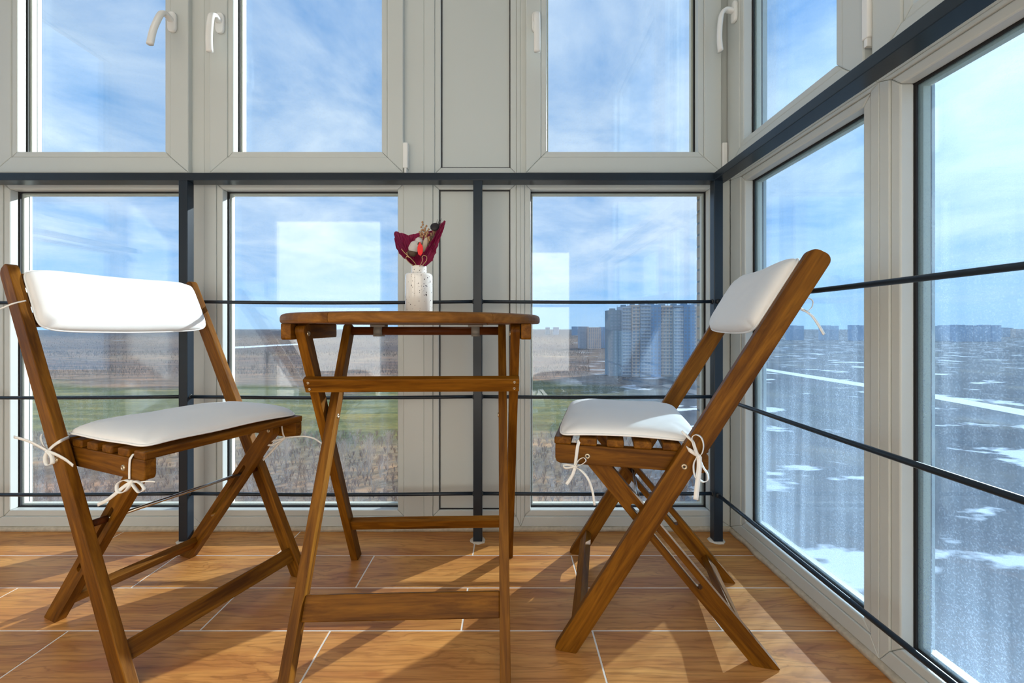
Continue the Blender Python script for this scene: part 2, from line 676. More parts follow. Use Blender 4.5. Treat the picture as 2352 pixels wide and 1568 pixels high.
def slab(name, side, r, n0, n1, mat, parent, bev=0.0):
    mp, ax, nx = wallmap(side)
    c = mp((r[0] + r[1]) / 2, (r[2] + r[3]) / 2, (n0 + n1) / 2)
    da, dz, dn = r[1] - r[0], r[3] - r[2], abs(n1 - n0)
    s = (da, dn, dz) if side == 'back' else (dn, da, dz)
    return box(name, c, s, mat, parent, bev)


def glazing(side, op, off, gmat, root):
    """gasket, spacer bar and the two panes of a double-glazed unit filling the opening op"""
    ring('gasket', side, inset(op, -0.004), inset(op, 0.004), off + 0.030, off + 0.0335, M['gasket'], root, 0, 0)
    ring('spacer_bar', side, inset(op, -0.003), inset(op, 0.009), off + 0.0385, off + 0.0525, M['spacer'], root, 0, 0)
    slab('pane', side, inset(op, -0.003), off + 0.0338, off + 0.0378, gmat, root)
    slab('pane', side, inset(op, -0.003), off + 0.0530, off + 0.0570, M['glass_plain'], root)
    ring('outer_gasket', side, inset(op, -0.004), inset(op, 0.003), off + 0.0575, off + 0.061, M['gasket'], root, 0, 0)


def fixed_window(n, side, outer, op, label, gmat):
    mp, ax, nx = wallmap(side)
    root = empty('window_%d' % n, mp((outer[0] + outer[1]) / 2, outer[2], 0.03))
    tag(root, label, 'window', kind='structure')
    inv = Matrix.Translation(-root.location)
    before = set(bpy.data.objects)
    bead = inset(op, -0.021)
    ring('frame_bar', side, outer, bead, 0.0, 0.034, M['pvc'], root, 0.002)
    ring('frame_back', side, outer, inset(op, -0.004), 0.034, 0.075, M['pvc'], root, 0.001)
    ring('glazing_bead', side, bead, op, 0.003, 0.030, M['pvc'], root, 0.003)
    glazing(side, op, 0.0, gmat, root)
    for o in set(bpy.data.objects) - before:
        o.matrix_basis = inv @ o.matrix_basis
    return root


def handle(root, side, a, z, out=0.048, tip_out=0.058, drop=0.135, inv=None, n_face=-0.018):
    """lever window handle: oval rose, short neck, long hanging grip"""
    mp, ax, nx = wallmap(side)
    k = inv or Matrix.Identity(4)
    before = set(bpy.data.objects)
    bm = bmesh.new()
    pts = []
    for i in range(20):
        t = 2 * math.pi * i / 20
        pts.append((0.0145 * math.copysign(abs(math.cos(t)) ** 0.7, math.cos(t)), 0.034 * math.copysign(abs(math.sin(t)) ** 0.45, math.sin(t))))
    bm_prism(bm, pts, 0.011)
    bevel_all(bm, 0.003, 2, 50)
    rose = obj_bm('handle_rose', bm, M['handle'], root, True, frame_matrix(mp(a, z, n_face - 0.0055), ax, (0, 0, 1)))
    bm = bmesh.new()
    path = catmull([mp(a, z + 0.002, n_face - 0.008), mp(a, z + 0.006, n_face - 0.024), mp(a, z + 0.006, n_face - out + 0.010),
                    mp(a, z - 0.006, n_face - out - 0.002), mp(a, z - 0.04, n_face - out - 0.26 * (tip_out - out) - 0.006),
                    mp(a, z - 0.085, n_face - out - 0.62 * (tip_out - out) - 0.006), mp(a, z - drop, n_face - tip_out)], 6)
    sec = [(0.0105 * math.copysign(abs(math.cos(t)) ** 0.75, math.cos(t)), 0.0068 * math.copysign(abs(math.sin(t)) ** 0.75, math.sin(t)))
           for t in [2 * math.pi * i / 14 for i in range(14)]]
    sweep(bm, path, sec, up=nx.cross(ax) if side == 'back' else Vector((0, 0, 1)))
    grip = obj_bm('handle_grip', bm, M['handle'], root, True)
    for o in set(bpy.data.objects) - before:
        o.matrix_basis = k @ o.matrix_basis
    return rose, grip


def sash_window(n, side, outer, sash, op, label, gmat, hnd=None, hinge=()):
    mp, ax, nx = wallmap(side)
    root = empty('window_%d' % n, mp((outer[0] + outer[1]) / 2, outer[2], 0.03))
    tag(root, label, 'window', kind='structure')
    inv = Matrix.Translation(-root.location)
    before = set(bpy.data.objects)
    P = -0.018
    ring('frame_bar', side, outer, inset(sash, 0.008), 0.0, 0.045, M['pvc'], root, 0.002)
    ring('frame_back', side, outer, inset(sash, 0.03), 0.045, 0.075, M['pvc'], root, 0.001)
    ring('sash_gasket', side, inset(sash, 0.003), inset(sash, 0.012), -0.004, 0.0, M['gasket'], root, 0, 0)
    bead = inset(op, -0.019)
    ring('sash_bar', side, sash, bead, P, P + 0.036, M['pvc'], root, 0.003)
    ring('sash_back', side, inset(sash, 0.012), inset(op, -0.004), P + 0.036, 0.062, M['pvc'], root, 0.001)
    ring('glazing_bead', side, bead, op, P + 0.002, P + 0.030, M['pvc'], root, 0.003)
    glazing(side, op, P, gmat, root)
    for a, z0, z1 in hinge:
        slab('hinge', side, (a - 0.0085, a + 0.0085, z0, z1), P - 0.006, 0.0, M['handle'], root, 0.003)
        slab('hinge_pin', side, (a - 0.004, a + 0.004, z0 - 0.016, z0 + 0.001), P - 0.004, 0.0, M['handle'], root, 0.001)
    for o in set(bpy.data.objects) - before:
        o.matrix_basis = inv @ o.matrix_basis
    if hnd:
        handle(root, side, inv=inv, **hnd)
    return root


ZS = 1.198     # meeting line of the lower and the upper row
ZT = 2.45
Z0 = 0.014
fixed_window(1, 'back', (-1.80, -1.037, Z0, ZS), (-1.706, -1.098, 0.0687, 1.168),
             'lower left fixed window pane behind the left chair back', M['glass'])
fixed_window(2, 'back', (-1.037, -0.285, Z0, ZS), (-0.976, -0.3755, 0.0687, 1.168),
             'lower fixed window between the left chair and the table, fields beyond', M['glass'])
fixed_window(3, 'back', (0.046, 0.7628, Z0, ZS), (0.0805, 0.692, 0.0687, 1.168),
             'lower fixed window behind the right chair with a tower block in view', M['glass'])
sash_window(4, 'back', (-1.80, -1.037, ZS, ZT), (-1.738, -1.078, 1.218, 2.40), (-1.658, -1.158, 1.2896, 2.33),
            'upper left casement window with a handle on its right stile', M['glass_up'],
            dict(a=-1.128, z=1.722, out=0.048, tip_out=0.092, drop=0.133))
sash_window(5, 'back', (-1.037, -0.285, ZS, ZT), (-1.006, -0.3516, 1.218, 2.40), (-0.927, -0.425, 1.2896, 2.33),
            'upper casement window above the table with its handle on the left stile', M['glass_up'],
            dict(a=-0.967, z=1.718, out=0.044, tip_out=0.054, drop=0.128), hinge=[(-0.3435, 1.232, 1.318)])
sash_window(6, 'back', (0.046, 0.7628, ZS, ZT), (0.0633, 0.7246, 1.218, 2.40), (0.1334, 0.6467, 1.2896, 2.33),
            'upper casement window beside the corner, cloudy sky beyond', M['glass_up'],
            dict(a=0.097, z=1.722, out=0.044, tip_out=0.056, drop=0.133), hinge=[(0.734, 1.232, 1.318)])
fixed_window(7, 'right', (0.8515, 1.4195, Z0, ZS), (0.893, 1.337, 0.0687, 1.168),
             'lower fixed side window next to the corner, speckled with dirt', M['glass_side'])
fixed_window(8, 'right', (-0.10, 0.8515, Z0, ZS), (-0.05, 0.808, 0.0687, 1.168),
             'lower fixed side window at the right edge with sun glare on it', M['glass_side'])
sash_window(9, 'right', (0.8555, 1.4195, ZS, ZT), (0.868, 1.405, 1.218, 2.40), (0.943, 1.312, 1.2896, 2.33),
            'upper side casement in the corner above the sloping rail', M['glass_side_up'],
            dict(a=1.352, z=1.722, out=0.044, tip_out=0.050, drop=0.128), hinge=[(0.8585, 1.29, 1.395)])
sash_window(10, 'right', (-0.10, 0.8555, ZS, ZT), (-0.085, 0.849, 1.218, 2.40), (-0.01, 0.765, 1.2896, 2.33),
            'upper side casement at the top right edge', M['glass_side_up'])
fixed_window(11, 'left', (0.25, 1.4195, Z0, ZS), (0.32, 1.35, 0.0687, 1.168),
             'lower fixed window of the far left end glazing', M['glass_plain'])
fixed_window(12, 'left', (0.25, 1.4195, ZS, ZT), (0.32, 1.35, 1.29, 2.35),
             'upper window of the far left end glazing', M['glass_plain'])


def infill(n, z0, z1, op, label):
    root = empty('trim_%d' % n, (-0.12, YB + 0.03, z0))
    tag(root, label, 'panel', kind='structure')
    before = set(bpy.data.objects)
    outer = (-0.285, 0.046, z0, z1)
    bead = inset(op, -0.021)
    ring('frame_bar', 'back', outer, bead, 0.0, 0.034, M['pvc'], root, 0.002)
    ring('glazing_bead', 'back', bead, op, 0.003, 0.026, M['pvc'], root, 0.003)
    ring('gasket', 'back', inset(op, -0.003), inset(op, 0.0035), 0.010, 0.0135, M['gasket'], root, 0, 0)
    slab('infill_panel', 'back', inset(op, -0.002), 0.014, 0.060, M['panel'], root)
    ring('frame_back', 'back', outer, inset(op, 0.005), 0.060, 0.075, M['pvc'], root, 0.001)
    inv = Matrix.Translation(-root.location)
    for o in set(bpy.data.objects) - before:
        o.matrix_basis = inv @ o.matrix_basis


infill(1, Z0, ZS, (-0.234, 0.0104, 0.0687, 1.168), 'lower white infill panel behind the table, between two windows')
infill(2, ZS, ZT, (-0.2275, 0.0110, 1.2429, 2.39), 'upper white infill panel above the rail')

# left remainder of the back glazing, outside the frame
w = box('wall_back', ((XL - 1.80) / 2 - 0.04, YB + 0.05, ZC / 2), (-1.80 - XL + 0.08, 0.10, ZC), M['plaster'])
tag(w, 'plain plastered pier at the far left of the window wall', 'wall', kind='structure')
w = box('trim_3', ((XL + XR) / 2, YB + 0.04, (ZT + ZC) / 2), (XR - XL, 0.08, ZC - ZT), M['pvc'])
tag(w, 'white head strip above the upper back windows', 'trim', kind='structure')
w = box('trim_4', (XR + 0.04, (YR + YB) / 2, (ZT + ZC) / 2), (0.08, YB - YR, ZC - ZT), M['pvc'])
tag(w, 'white head strip above the side windows', 'trim', kind='structure')
w = box('wall_right', (XR + 0.06, (YR - 0.10) / 2, ZC / 2), (0.12, -0.10 - YR, ZC), M['plaster'])
tag(w, 'plastered return wall behind the side windows', 'wall', kind='structure')
w = box('wall_left', (XL - 0.06, (YR + 0.25) / 2, ZC / 2), (0.12, 0.25 - YR, ZC), M['plaster'])
tag(w, 'plastered wall at the left end of the balcony', 'wall', kind='structure')
w = box('wall_rear', ((XL + XR) / 2, YR - 0.06, ZC / 2), (XR - XL + 0.3, 0.12, ZC), M['plaster'])
tag(w, 'cream plastered house wall behind the viewer', 'wall', kind='structure')
w = box('ceiling', ((XL + XR) / 2, (YR + YB) / 2, ZC + 0.06), (XR - XL + 0.3, YB - YR + 0.3, 0.12), M['ceil'])
tag(w, 'white balcony ceiling', 'ceiling', kind='structure')
w = box('trim_5', (XR + 0.045, YB + 0.045, (ZT + 0.0) / 2), (0.07, 0.07, ZT), M['pvc'], bev=0.002)
tag(w, 'white corner post joining the two window walls', 'trim', kind='structure')

# sealant along the foot of the frames
bm = bmesh.new()
K = 90
for seg in range(2):
    prof = []
    for i in range(K + 1):
        s = i / K
        hgt = 0.0135 + 0.0022 * noise.noise(Vector((s * 40, seg * 9, 0)))
        dep = 0.005 + 0.004 * noise.noise(Vector((s * 23, 5 + seg, 2))) + (0.003 if seg == 0 else 0.004)
        if seg == 0:
            x = -1.80 + (XR + 1.80) * s
            prof.append([(x, YB + 0.03, 0.0), (x, YB - dep, 0.0), (x, YB - dep * 0.8, hgt * 0.85), (x, YB + 0.002, hgt + 0.001), (x, YB + 0.03, hgt)])
        else:
            y = YB - (YB + 0.10) * s
            prof.append([(XR + 0.03, y, 0.0), (XR - dep, y, 0.0), (XR - dep * 0.8, y, hgt * 0.7), (XR + 0.002, y, hgt), (XR + 0.03, y, hgt)])
    rows = [[bm.verts.new(v) for v in p] for p in prof]
    for A, B in zip(rows[:-1], rows[1:]):
        for j in range(4):
            bm.faces.new((A[j], A[j + 1], B[j + 1], B[j]))
bmesh.ops.recalc_face_normals(bm, faces=bm.faces)
o = obj_bm('baseboard_back', bm, M['caulk'], None, True)
tag(o, 'uneven strip of old sealant along the foot of the window frames', 'sealant', kind='structure')

# floor: grout bed with single tiles
fl = box('floor', ((XL + XR) / 2, (YR + YB) / 2 + 0.02, -0.0507), (XR - XL + 0.3, YB - YR + 0.2, 0.10), M['grout'])
tag(fl, 'wood look ceramic tile floor with light grout lines', 'floor', kind='structure')
TL, TW, G = 0.600, 0.157, 0.0036
tile_cache = {}


def tile_mesh(l, wd):
    key = (round(l, 4), round(wd, 4))
    if key not in tile_cache:
        bm = bmesh.new()
        bm_box(bm, (0, 0, -0.004), (l, wd, 0.008))
        ed = [e for e in bm.edges if all(v.co.z > -0.001 for v in e.verts)]
        bmesh.ops.bevel(bm, geom=ed, offset=0.0008, segments=1, affect='EDGES')
        me = bpy.data.meshes.new('tile')
        bm.to_mesh(me)
        bm.free()
        me.materials.append(M['tile'])
        tile_cache[key] = me
    return tile_cache[key]


row = 0
ytop = YB + 0.005
ys = [(1.265, YB + 0.004)]
y = 1.265
while y > YR:
    ys.append((max(y - TW, YR), y))
    y -= TW
for r, (ya, yb) in enumerate(ys):
    off = -0.105 if r % 2 == 0 else -0.405
    k = math.floor((XL - off) / TL) - 1
    while True:
        xa = max(off + k * TL, XL)
        xb = min(off + (k + 1) * TL, XR)
        k += 1
        if xb <= XL + 0.01:
            continue
        if xa >= XR - 0.01:
            break
        if xb - xa < 0.012 or yb - ya < 0.012:
            continue
        l, wd = xb - xa - G, yb - ya - G
        t = bpy.data.objects.new('tile', tile_mesh(l, wd))
        t.location = ((xa + xb) / 2 - fl.location.x, (ya + yb) / 2 - fl.location.y, 0.0 - fl.location.z)
        link(t, fl)

# added glowing fill panels framed as windows in the rear wall, seen as reflections
def fill_glow_mat(power, col=(1.0, 0.86, 0.68)):
    m = bpy.data.materials.new('lit_diffuser')
    m.use_nodes = True
    t = m.node_tree
    t.nodes.clear()
    e = N(t, 'ShaderNodeEmission')
    e.inputs[0].default_value = (*col, 1)
    e.inputs[1].default_value = power
    o = N(t, 'ShaderNodeOutputMaterial')
    t.links.new(e.outputs[0], o.inputs[0])
    return m


M['lamp'] = fill_glow_mat(2.0, (0.92, 1.0, 0.96))
M['lit_curtain'] = fill_glow_mat(2.6, (1.0, 0.92, 0.80))
for n, x0, x1, z0, z1, lab in ((13, -1.86, -1.02, 0.12, 1.55, 'narrow curtained window of the lit flat behind the viewer'),
                               (14, -0.74, 0.50, 0.12, 1.30, 'wide curtained window of the lit flat behind the viewer')):
    wr = empty('window_%d' % n, ((x0 + x1) / 2, YR, z0))  # added fill panel, no window of the house
    tag(wr, lab, 'window', kind='structure')
    hw, hh = (x1 - x0) / 2, z1 - z0
    for c, sz in (((-hw - 0.03, 0.02, hh / 2), (0.06, 0.04, hh + 0.12)), ((hw + 0.03, 0.02, hh / 2), (0.06, 0.04, hh + 0.12)),
                  ((0, 0.02, -0.03), (2 * hw, 0.04, 0.06)), ((0, 0.02, hh + 0.03), (2 * hw, 0.04, 0.06))):
        box('frame_bar', c, sz, M['pvc'], wr, 0.002)
    # softly folded glowing sheet, added to brighten the interior
    bm = bmesh.new()
    rows = []
    for i in range(61):
        xx = -hw + 2 * hw * i / 60
        yy = 0.012 + 0.006 * math.sin(i * 1.05)
        rows.append([bm.verts.new((xx, yy, 0.0)), bm.verts.new((xx, yy, hh)), bm.verts.new((xx, 0.002, hh)), bm.verts.new((xx, 0.002, 0.0))])
    for A, B in zip(rows[:-1], rows[1:]):
        for k in range(4):
            bm.faces.new((A[k], A[(k + 1) % 4], B[(k + 1) % 4], B[k]))
    bm.faces.new(rows[0])
    bm.faces.new(rows[-1][::-1])
    bmesh.ops.recalc_face_normals(bm, faces=bm.faces)
    obj_bm('curtain', bm, M['lit_curtain'], wr, True)

# round ceiling fill lights, added out of view above the frame
for lx, lab in ((-1.55, 'left round ceiling lamp over the left chair'), (-0.45, 'right round ceiling lamp over the table')):
    lp = empty('ceiling_lamp', (lx, 0.95, ZC))
    tag(lp, lab, 'lamp', 'ceiling lamps')
    bm = bmesh.new()
    lathe_bm(bm, [(0.0, 0.0), (0.205, 0.0), (0.205, -0.045), (0.190, -0.05), (0.190, -0.03), (0.0, -0.03)], 40)
    obj_bm('lamp_body', bm, M['handle'], lp)
    bm = bmesh.new()
    lathe_bm(bm, [(0.0, -0.062), (0.09, -0.060), (0.16, -0.054), (0.189, -0.046), (0.189, -0.033)], 40)
    obj_bm('lamp_diffuser', bm, M['lamp'], lp, True)

# ------------------------------------------------------------------ railing
rl = empty('balcony_railing', (0.682, 1.354, 0))
tag(rl, 'dark blue grey steel railing with flat top rail and thin round bars', 'railing')
RO = Vector((0.682, 1.354, 0))


def rbox(nm, lo, hi, mat=M['steel'], bev=0.0015):
    lo, hi = Vector(lo), Vector(hi)
    return box(nm, (lo + hi) / 2 - RO, hi - lo, mat, rl, bev)


RT0, RT1 = 1.170, 1.1945
rbox('top_rail', (XL + 0.05, 1.340, RT0), (0.714, 1.386, RT1))
rbox('top_rail', (0.668, -0.09, RT0), (0.714, 1.340, RT1))
rbox('top_rail', (XL + 0.05, 0.27, RT0), (XL + 0.096, 1.340, RT1))
posts = [(-2.045, 1.340), (-1.062, 1.340), (-0.110, 1.340), (0.6685, 1.340), (0.6685, 0.02)]
for px_, py_ in posts:
    rbox('post', (px_, py_, 0.0), (px_ + 0.029, py_ + 0.029, RT0), bev=0.002)
BAR_Z = (0.779, 0.469, 0.153)
rb = 0.0058
for z in BAR_Z:
    xs = [XL + 0.06] + [p[0] for p in posts[:4]]
    for i in range(4):
        a = xs[i] + (0.029 if i else 0)
        b = xs[i + 1]
        bow = 0.004 if i in (1, 2) else 0.002
        pts = [Vector((a + (b - a) * k / 8, 1.3545, z - bow * math.sin(math.pi * k / 8))) - RO for k in range(9)]
        tube('bar', pts, rb, M['steel'], rl, 10)
        for e in (a, b):
            bm = bmesh.new()
            bmesh.ops.create_icosphere(bm, subdivisions=2, radius=0.0085)
            for v in bm.verts:
                v.co *= 1 + 0.25 * noise.noise(v.co * 300 + Vector((e * 10, z * 20, 0)))
            wo = obj_bm('weld', bm, M['weld'], rl, True)
            wo.location = Vector((e, 1.3545, z)) - RO
            wo.scale = (0.55, 1, 1)
    for ya, yb in ((1.340, 0.049), (0.02, -0.09)):
        pts = [Vector((0.6825, ya + (yb - ya) * k / 8, z - 0.004 * math.sin(math.pi * k / 8))) - RO for k in range(9)]
        tube('bar', pts, rb, M['steel'], rl, 10)
    bm = bmesh.new()
    bmesh.ops.create_icosphere(bm, subdivisions=2, radius=0.009)
    for v in bm.verts:
        v.co *= 1 + 0.3 * noise.noise(v.co * 300 + Vector((3, z * 20, 0)))
    wo = obj_bm('weld', bm, M['weld'], rl, True)
    wo.location = Vector((0.6825, 1.338, z)) - RO
for px_, py_ in posts:
    bm = bmesh.new()
    lathe_bm(bm, [(0.0, 0.004), (0.020, 0.0035), (0.0235, 0.002), (0.026, 0.0)], 28)
    for v in bm.verts:
        k = 1 + 0.16 * noise.noise(Vector((v.co.x * 90 + px_ * 7, v.co.y * 90, 0)))
        v.co.x *= k
        v.co.y *= k
    mo = obj_bm('mortar_patch', bm, M['mortar'], rl, True)
    mo.location = Vector((px_ + 0.0145, py_ + 0.0145, 0.0)) - RO

# ------------------------------------------------------------------ chairs
CH_R = (0.333, 1.050, math.radians(166.921))
CH_L = (-0.808, 1.040, math.radians(-22.026))


def uvz(c, v, px, py):
    """chair-local point (u, v, z) on the plane v = const that lies under the image point"""
    X, Y, a = c
    k = (px - CX) / F
    u = (k * (Y + v * math.cos(a)) - X + v * math.sin(a)) / (math.cos(a) - k * math.sin(a))
    yy = Y + u * math.sin(a) + v * math.cos(a)
    return Vector((u, v, H - (py - CY) * yy / F))


LK = -0.577            # long leg: u = LU - 0.577 z
LU = 0.1679
VO, LT = 0.206, 0.0195
SK, SU = 0.858, -0.2375   # short leg: u = SU + 0.858 z
VS = 0.156
VRL, RLT = 0.182, 0.0205  # seat rail


def bolt(parent, p, axis, r=0.0062, name='bolt'):
    ax = Vector(axis).normalized()
    bm = bmesh.new()
    lathe_bm(bm, [(0.0, 0.0005), (r * 0.34, 0.0005), (r * 0.42, 0.0022), (r * 0.8, 0.0022), (r, 0.001), (r, -0.003)], 18)
    q = ax.to_track_quat('Z', 'Y').to_matrix().to_4x4()
    q.translation = Vector(p)
    o = obj_bm(name, bm, M['bolt'], parent, True, q)
    bm = bmesh.new()
    lathe_bm(bm, [(0.0, 0.0008), (r * 0.40, 0.0008), (r * 0.40, -0.001)], 6)
    obj_bm('socket', bm, M['bolt_hole'], o)
    return o


def leg_profile(length, width, top_round, foot_cut, foot_round):
    """outline along +X; x = 0 is the foot on the centre line, cut so it stands flat"""
    hw = width / 2
    pts = []
    # foot: the cut follows the floor: x offset = y * foot_cut
    n = 4
    f0, f1 = foot_round
    lo = (-hw * foot_cut, -hw)
    hi = (hw * foot_cut, hw)
    d = Vector((hi[0] - lo[0], hi[1] - lo[1])).normalized()
    # lower corner
    pts += [(lo[0] + f0, lo[1]), (lo[0] + f0 * 0.35 + d.x * f0 * 0.12, lo[1] + f0 * 0.10), (lo[0] + d.x * f0, lo[1] + d.y * f0)]
    pts += [(hi[0] - d.x * f1, hi[1] - d.y * f1), (hi[0] + f1 * 0.35 - d.x * f1 * 0.12, hi[1] - f1 * 0.10), (hi[0] + f1, hi[1])]
    r = top_round
    for i in range(7):
        t = math.pi / 2 * (1 - i / 6)
        pts.append((length - r + r * math.cos(t), hw - r + r * math.sin(t)))
    for i in range(7):
        t = -math.pi / 2 * i / 6
        pts.append((length - r + r * math.cos(t), -hw + r + r * math.sin(t)))
    out = []
    for p in pts:
        if not out or (Vector(p) - Vector(out[-1])).length > 1e-5:
            out.append(p)
    return out[::-1]


def make_chair():
    root = empty('folding_chair')
    dl = Vector((LK, 0, 1)).normalized()         # up the long leg
    nl = Vector((1, 0, -LK)).normalized()        # forward across the long leg
    ds = Vector((SK, 0, 1)).normalized()
    ns = Vector((1, 0, -SK)).normalized()
    # long legs that run up into the back
    cutl = -(nl.z / dl.z)
    prof = leg_profile(0.834 / dl.z + 0.004, 0.043, 0.017, cutl, (0.003, 0.012))
    for s in (1, -1):
        prism('long_leg', prof, LT, M['wood'], root, frame_matrix((LU, s * (VO - LT / 2), 0), dl, nl), 0.0022)
    # short legs with the slot
    cuts = -(ns.z / ds.z)
    ls = 0.415 / ds.z
    profs = leg_profile(ls + 0.0195, 0.039, 0.0185, cuts, (0.006, 0.003))
    sl0, sl1, sw = 0.148 / ds.z, 0.305 / ds.z, 0.0054
    slot = [(sl0 + sw * math.cos(t), sw * math.sin(t)) for t in [math.pi / 2 + math.pi * i / 8 for i in range(9)]]
    slot += [(sl1 + sw * math.cos(t), sw * math.sin(t)) for t in [-math.pi / 2 + math.pi * i / 8 for i in range(9)]]
    for s in (1, -1):
        prism('short_leg', profs, LT, M['wood'], root, frame_matrix((SU, s * (VS - LT / 2), 0), ds, ns), 0, holes=(slot,))
    # seat rails
    rp = [(-0.1219, -0.012), (-0.112, -0.0208), (0.180, -0.0208), (0.1875, -0.018), (0.1908, -0.010), (0.1908, 0.0208), (-0.118, 0.0208), (-0.1219, 0.015)]
    for s in (1, -1):
        prism('seat_rail', rp, RLT, M['wood'], root, frame_matrix((0, s * (VRL - RLT / 2), 0.4167), (1, 0, 0), (0, 0, 1)), 0.002)
    # seat slats
    for a, b in ((0.156, 0.193), (0.101, 0.139), (0.0445, 0.0805), (-0.012, 0.0245), (-0.0696, -0.0331), (-0.122, -0.088)):
        sp = [(-0.1825, (a - b) / 2), (0.1825, (a - b) / 2), (0.1825, (b - a) / 2), (-0.1825, (b - a) / 2)]
        prism('seat_slat', sp, 0.0160, M['wood'], root, frame_matrix(((a + b) / 2, 0, 0.4455), (0, 1, 0), (1, 0, 0)), 0.003)
    # stretchers
    cl = Vector((LU + LK * 0.0585 + 0.006, 0, 0.0585))
    hl = VO - LT
    prism('front_stretcher', [(-hl, -0.019), (hl, -0.019), (hl, 0.019), (-hl, 0.019)], 0.0175, M['wood'], root, frame_matrix(cl, (0, 1, 0), dl), 0.0016)
    cs = Vector((SU + SK * 0.052, 0, 0.052))
    hs = VS - LT
    prism('rear_stretcher', [(-hs, -0.0185), (hs, -0.0185), (hs, 0.0185), (-hs, 0.0185)], 0.0175, M['wood'], root, frame_matrix(cs, (0, 1, 0), ds), 0.0016)
    # rod through the slots, with wooden spacer sleeves
    rc = Vector((0.0049, 0, 0.2825))
    tube('rod', [rc + Vector((0, -VO + 0.004, 0)), rc + Vector((0, VO - 0.004, 0))], 0.0040, M['rod'], root, 14)
    for s in (1, -1):
        tube('spacer_sleeve', [rc + Vector((0, s * (VS + 0.0005), 0)), rc + Vector((0, s * (VO - LT - 0.0005), 0))], 0.0075, M['dowel'], root, 16)
    # back slats behind the cushion, gently curved
    for zc in (0.712, 0.760, 0.806):
        path = []
        for k in range(13):
            q = -1 + 2 * k / 12
            p = Vector((LU + LK * zc - 0.020 * (1 - q * q) - 0.004, q * (VO - LT + 0.001), zc))
            path.append(p)
        bm = bmesh.new()
        sweep(bm, path, [(-0.006, -0.016), (0.006, -0.016), (0.006, 0.016), (-0.006, 0.016)], up=dl)
        obj_bm('back_slat', bm, M['wood'], root)
    # bolts
    for s in (1, -1):
        bolt(root, (-0.071, s * VO, 0.4145), (0, s, 0))
        bolt(root, (0.121, s * VRL, 0.4150), (0, s, 0))
        bolt(root, (0.121, s * (VS - LT), 0.4150), (0, -s, 0), 0.0052)
    return root


chair1 = make_chair()
tag(chair1, 'left folding chair of brown wood, turned towards the table', 'chair', 'folding chairs at the round table')
chair1.location = (CH_L[0], CH_L[1], 0)
chair1.rotation_euler.z = CH_L[2]
chair2 = copy_tree(chair1)
tag(chair2, 'right folding chair of brown wood by the corner, seen from its side', 'chair', 'folding chairs at the round table')
chair2.location = (CH_R[0], CH_R[1], 0)
chair2.rotation_euler.z = CH_R[2]


# ------------------------------------------------------------------ cushions
def cushion_mesh(fn_seam, fn_n, A, B, top, bot, n=34, seed=0, corner=7.0, wr=0.0012):
    """pillow: fn_seam(a, b) -> point on the seam surface, fn_n -> offset direction"""
    bm = bmesh.new()
    grid = {}

    def prof(q):
        return max(0.0, 1 - abs(q) ** 5)

    for side in (1, -1):
        for i in range(n + 1):
            for j in range(n + 1):
                edge = i in (0, n) or j in (0, n)
                if side < 0 and edge:
                    grid[(side, i, j)] = grid[(1, i, j)]
                    continue
                s = -1 + 2 * i / n
                t = -1 + 2 * j / n
                # crowd the rows towards the rim
                s = math.sin(s * math.pi / 2 * 0.92) / math.sin(math.pi / 2 * 0.92)
                t = math.sin(t * math.pi / 2 * 0.92) / math.sin(math.pi / 2 * 0.92)
                # rounded-square footprint
                m = max(abs(s), abs(t))
                if m > 1e-6:
                    ln = (abs(s) ** corner + abs(t) ** corner) ** (1 / corner)
                    k = m / ln
                else:
                    k = 1
                a, b = s * k, t * k
                hgt = (prof(s) * prof(t)) ** 0.42
                p = fn_seam(a * A, b * B)
                d = fn_n(a * A, b * B)
                w = noise.noise(Vector((a * 3.1 + seed, b * 3.7, side * 2))) * wr * hgt
                p = p + d * (hgt * (top if side > 0 else -bot) + w)
                grid[(side, i, j)] = bm.verts.new(p)
    for side in (1, -1):
        for i in range(n):
            for j in range(n):
                q = [grid[(side, i, j)], grid[(side, i + 1, j)], grid[(side, i + 1, j + 1)], grid[(side, i, j + 1)]]
                bm.faces.new(q if side > 0 else q[::-1])
    rim = [(i, 0) for i in range(n)] + [(n, j) for j in range(n)] + [(i, n) for i in range(n, 0, -1)] + [(0, j) for j in range(n, 0, -1)]
    loop = [grid[(1, i, j)].co.copy() for i, j in rim]
    bmesh.ops.recalc_face_normals(bm, faces=bm.faces)
    return bm, loop


def seat_seam(a, b):
    wav = 0.0015 * math.sin(a * 22 + b * 9) + 0.001 * math.sin(b * 31)
    # corners drawn down by the ties
    c = (abs(a) / 0.146) ** 6 * (abs(b) / 0.181) ** 6
    return Vector((0.038 + a, b, 0.4635 + wav - 0.008 * min(1.0, c)))


def back_seam(a, b):
    # a along the leg (up), b lateral
    zc = 0.761 + a * 0.866
    q = b / 0.184
    u = LU + LK * zc + 0.0245
    off = -0.012 * (1 - q * q)
    return Vector((u + off * 0.866, b, zc + off * 0.5))


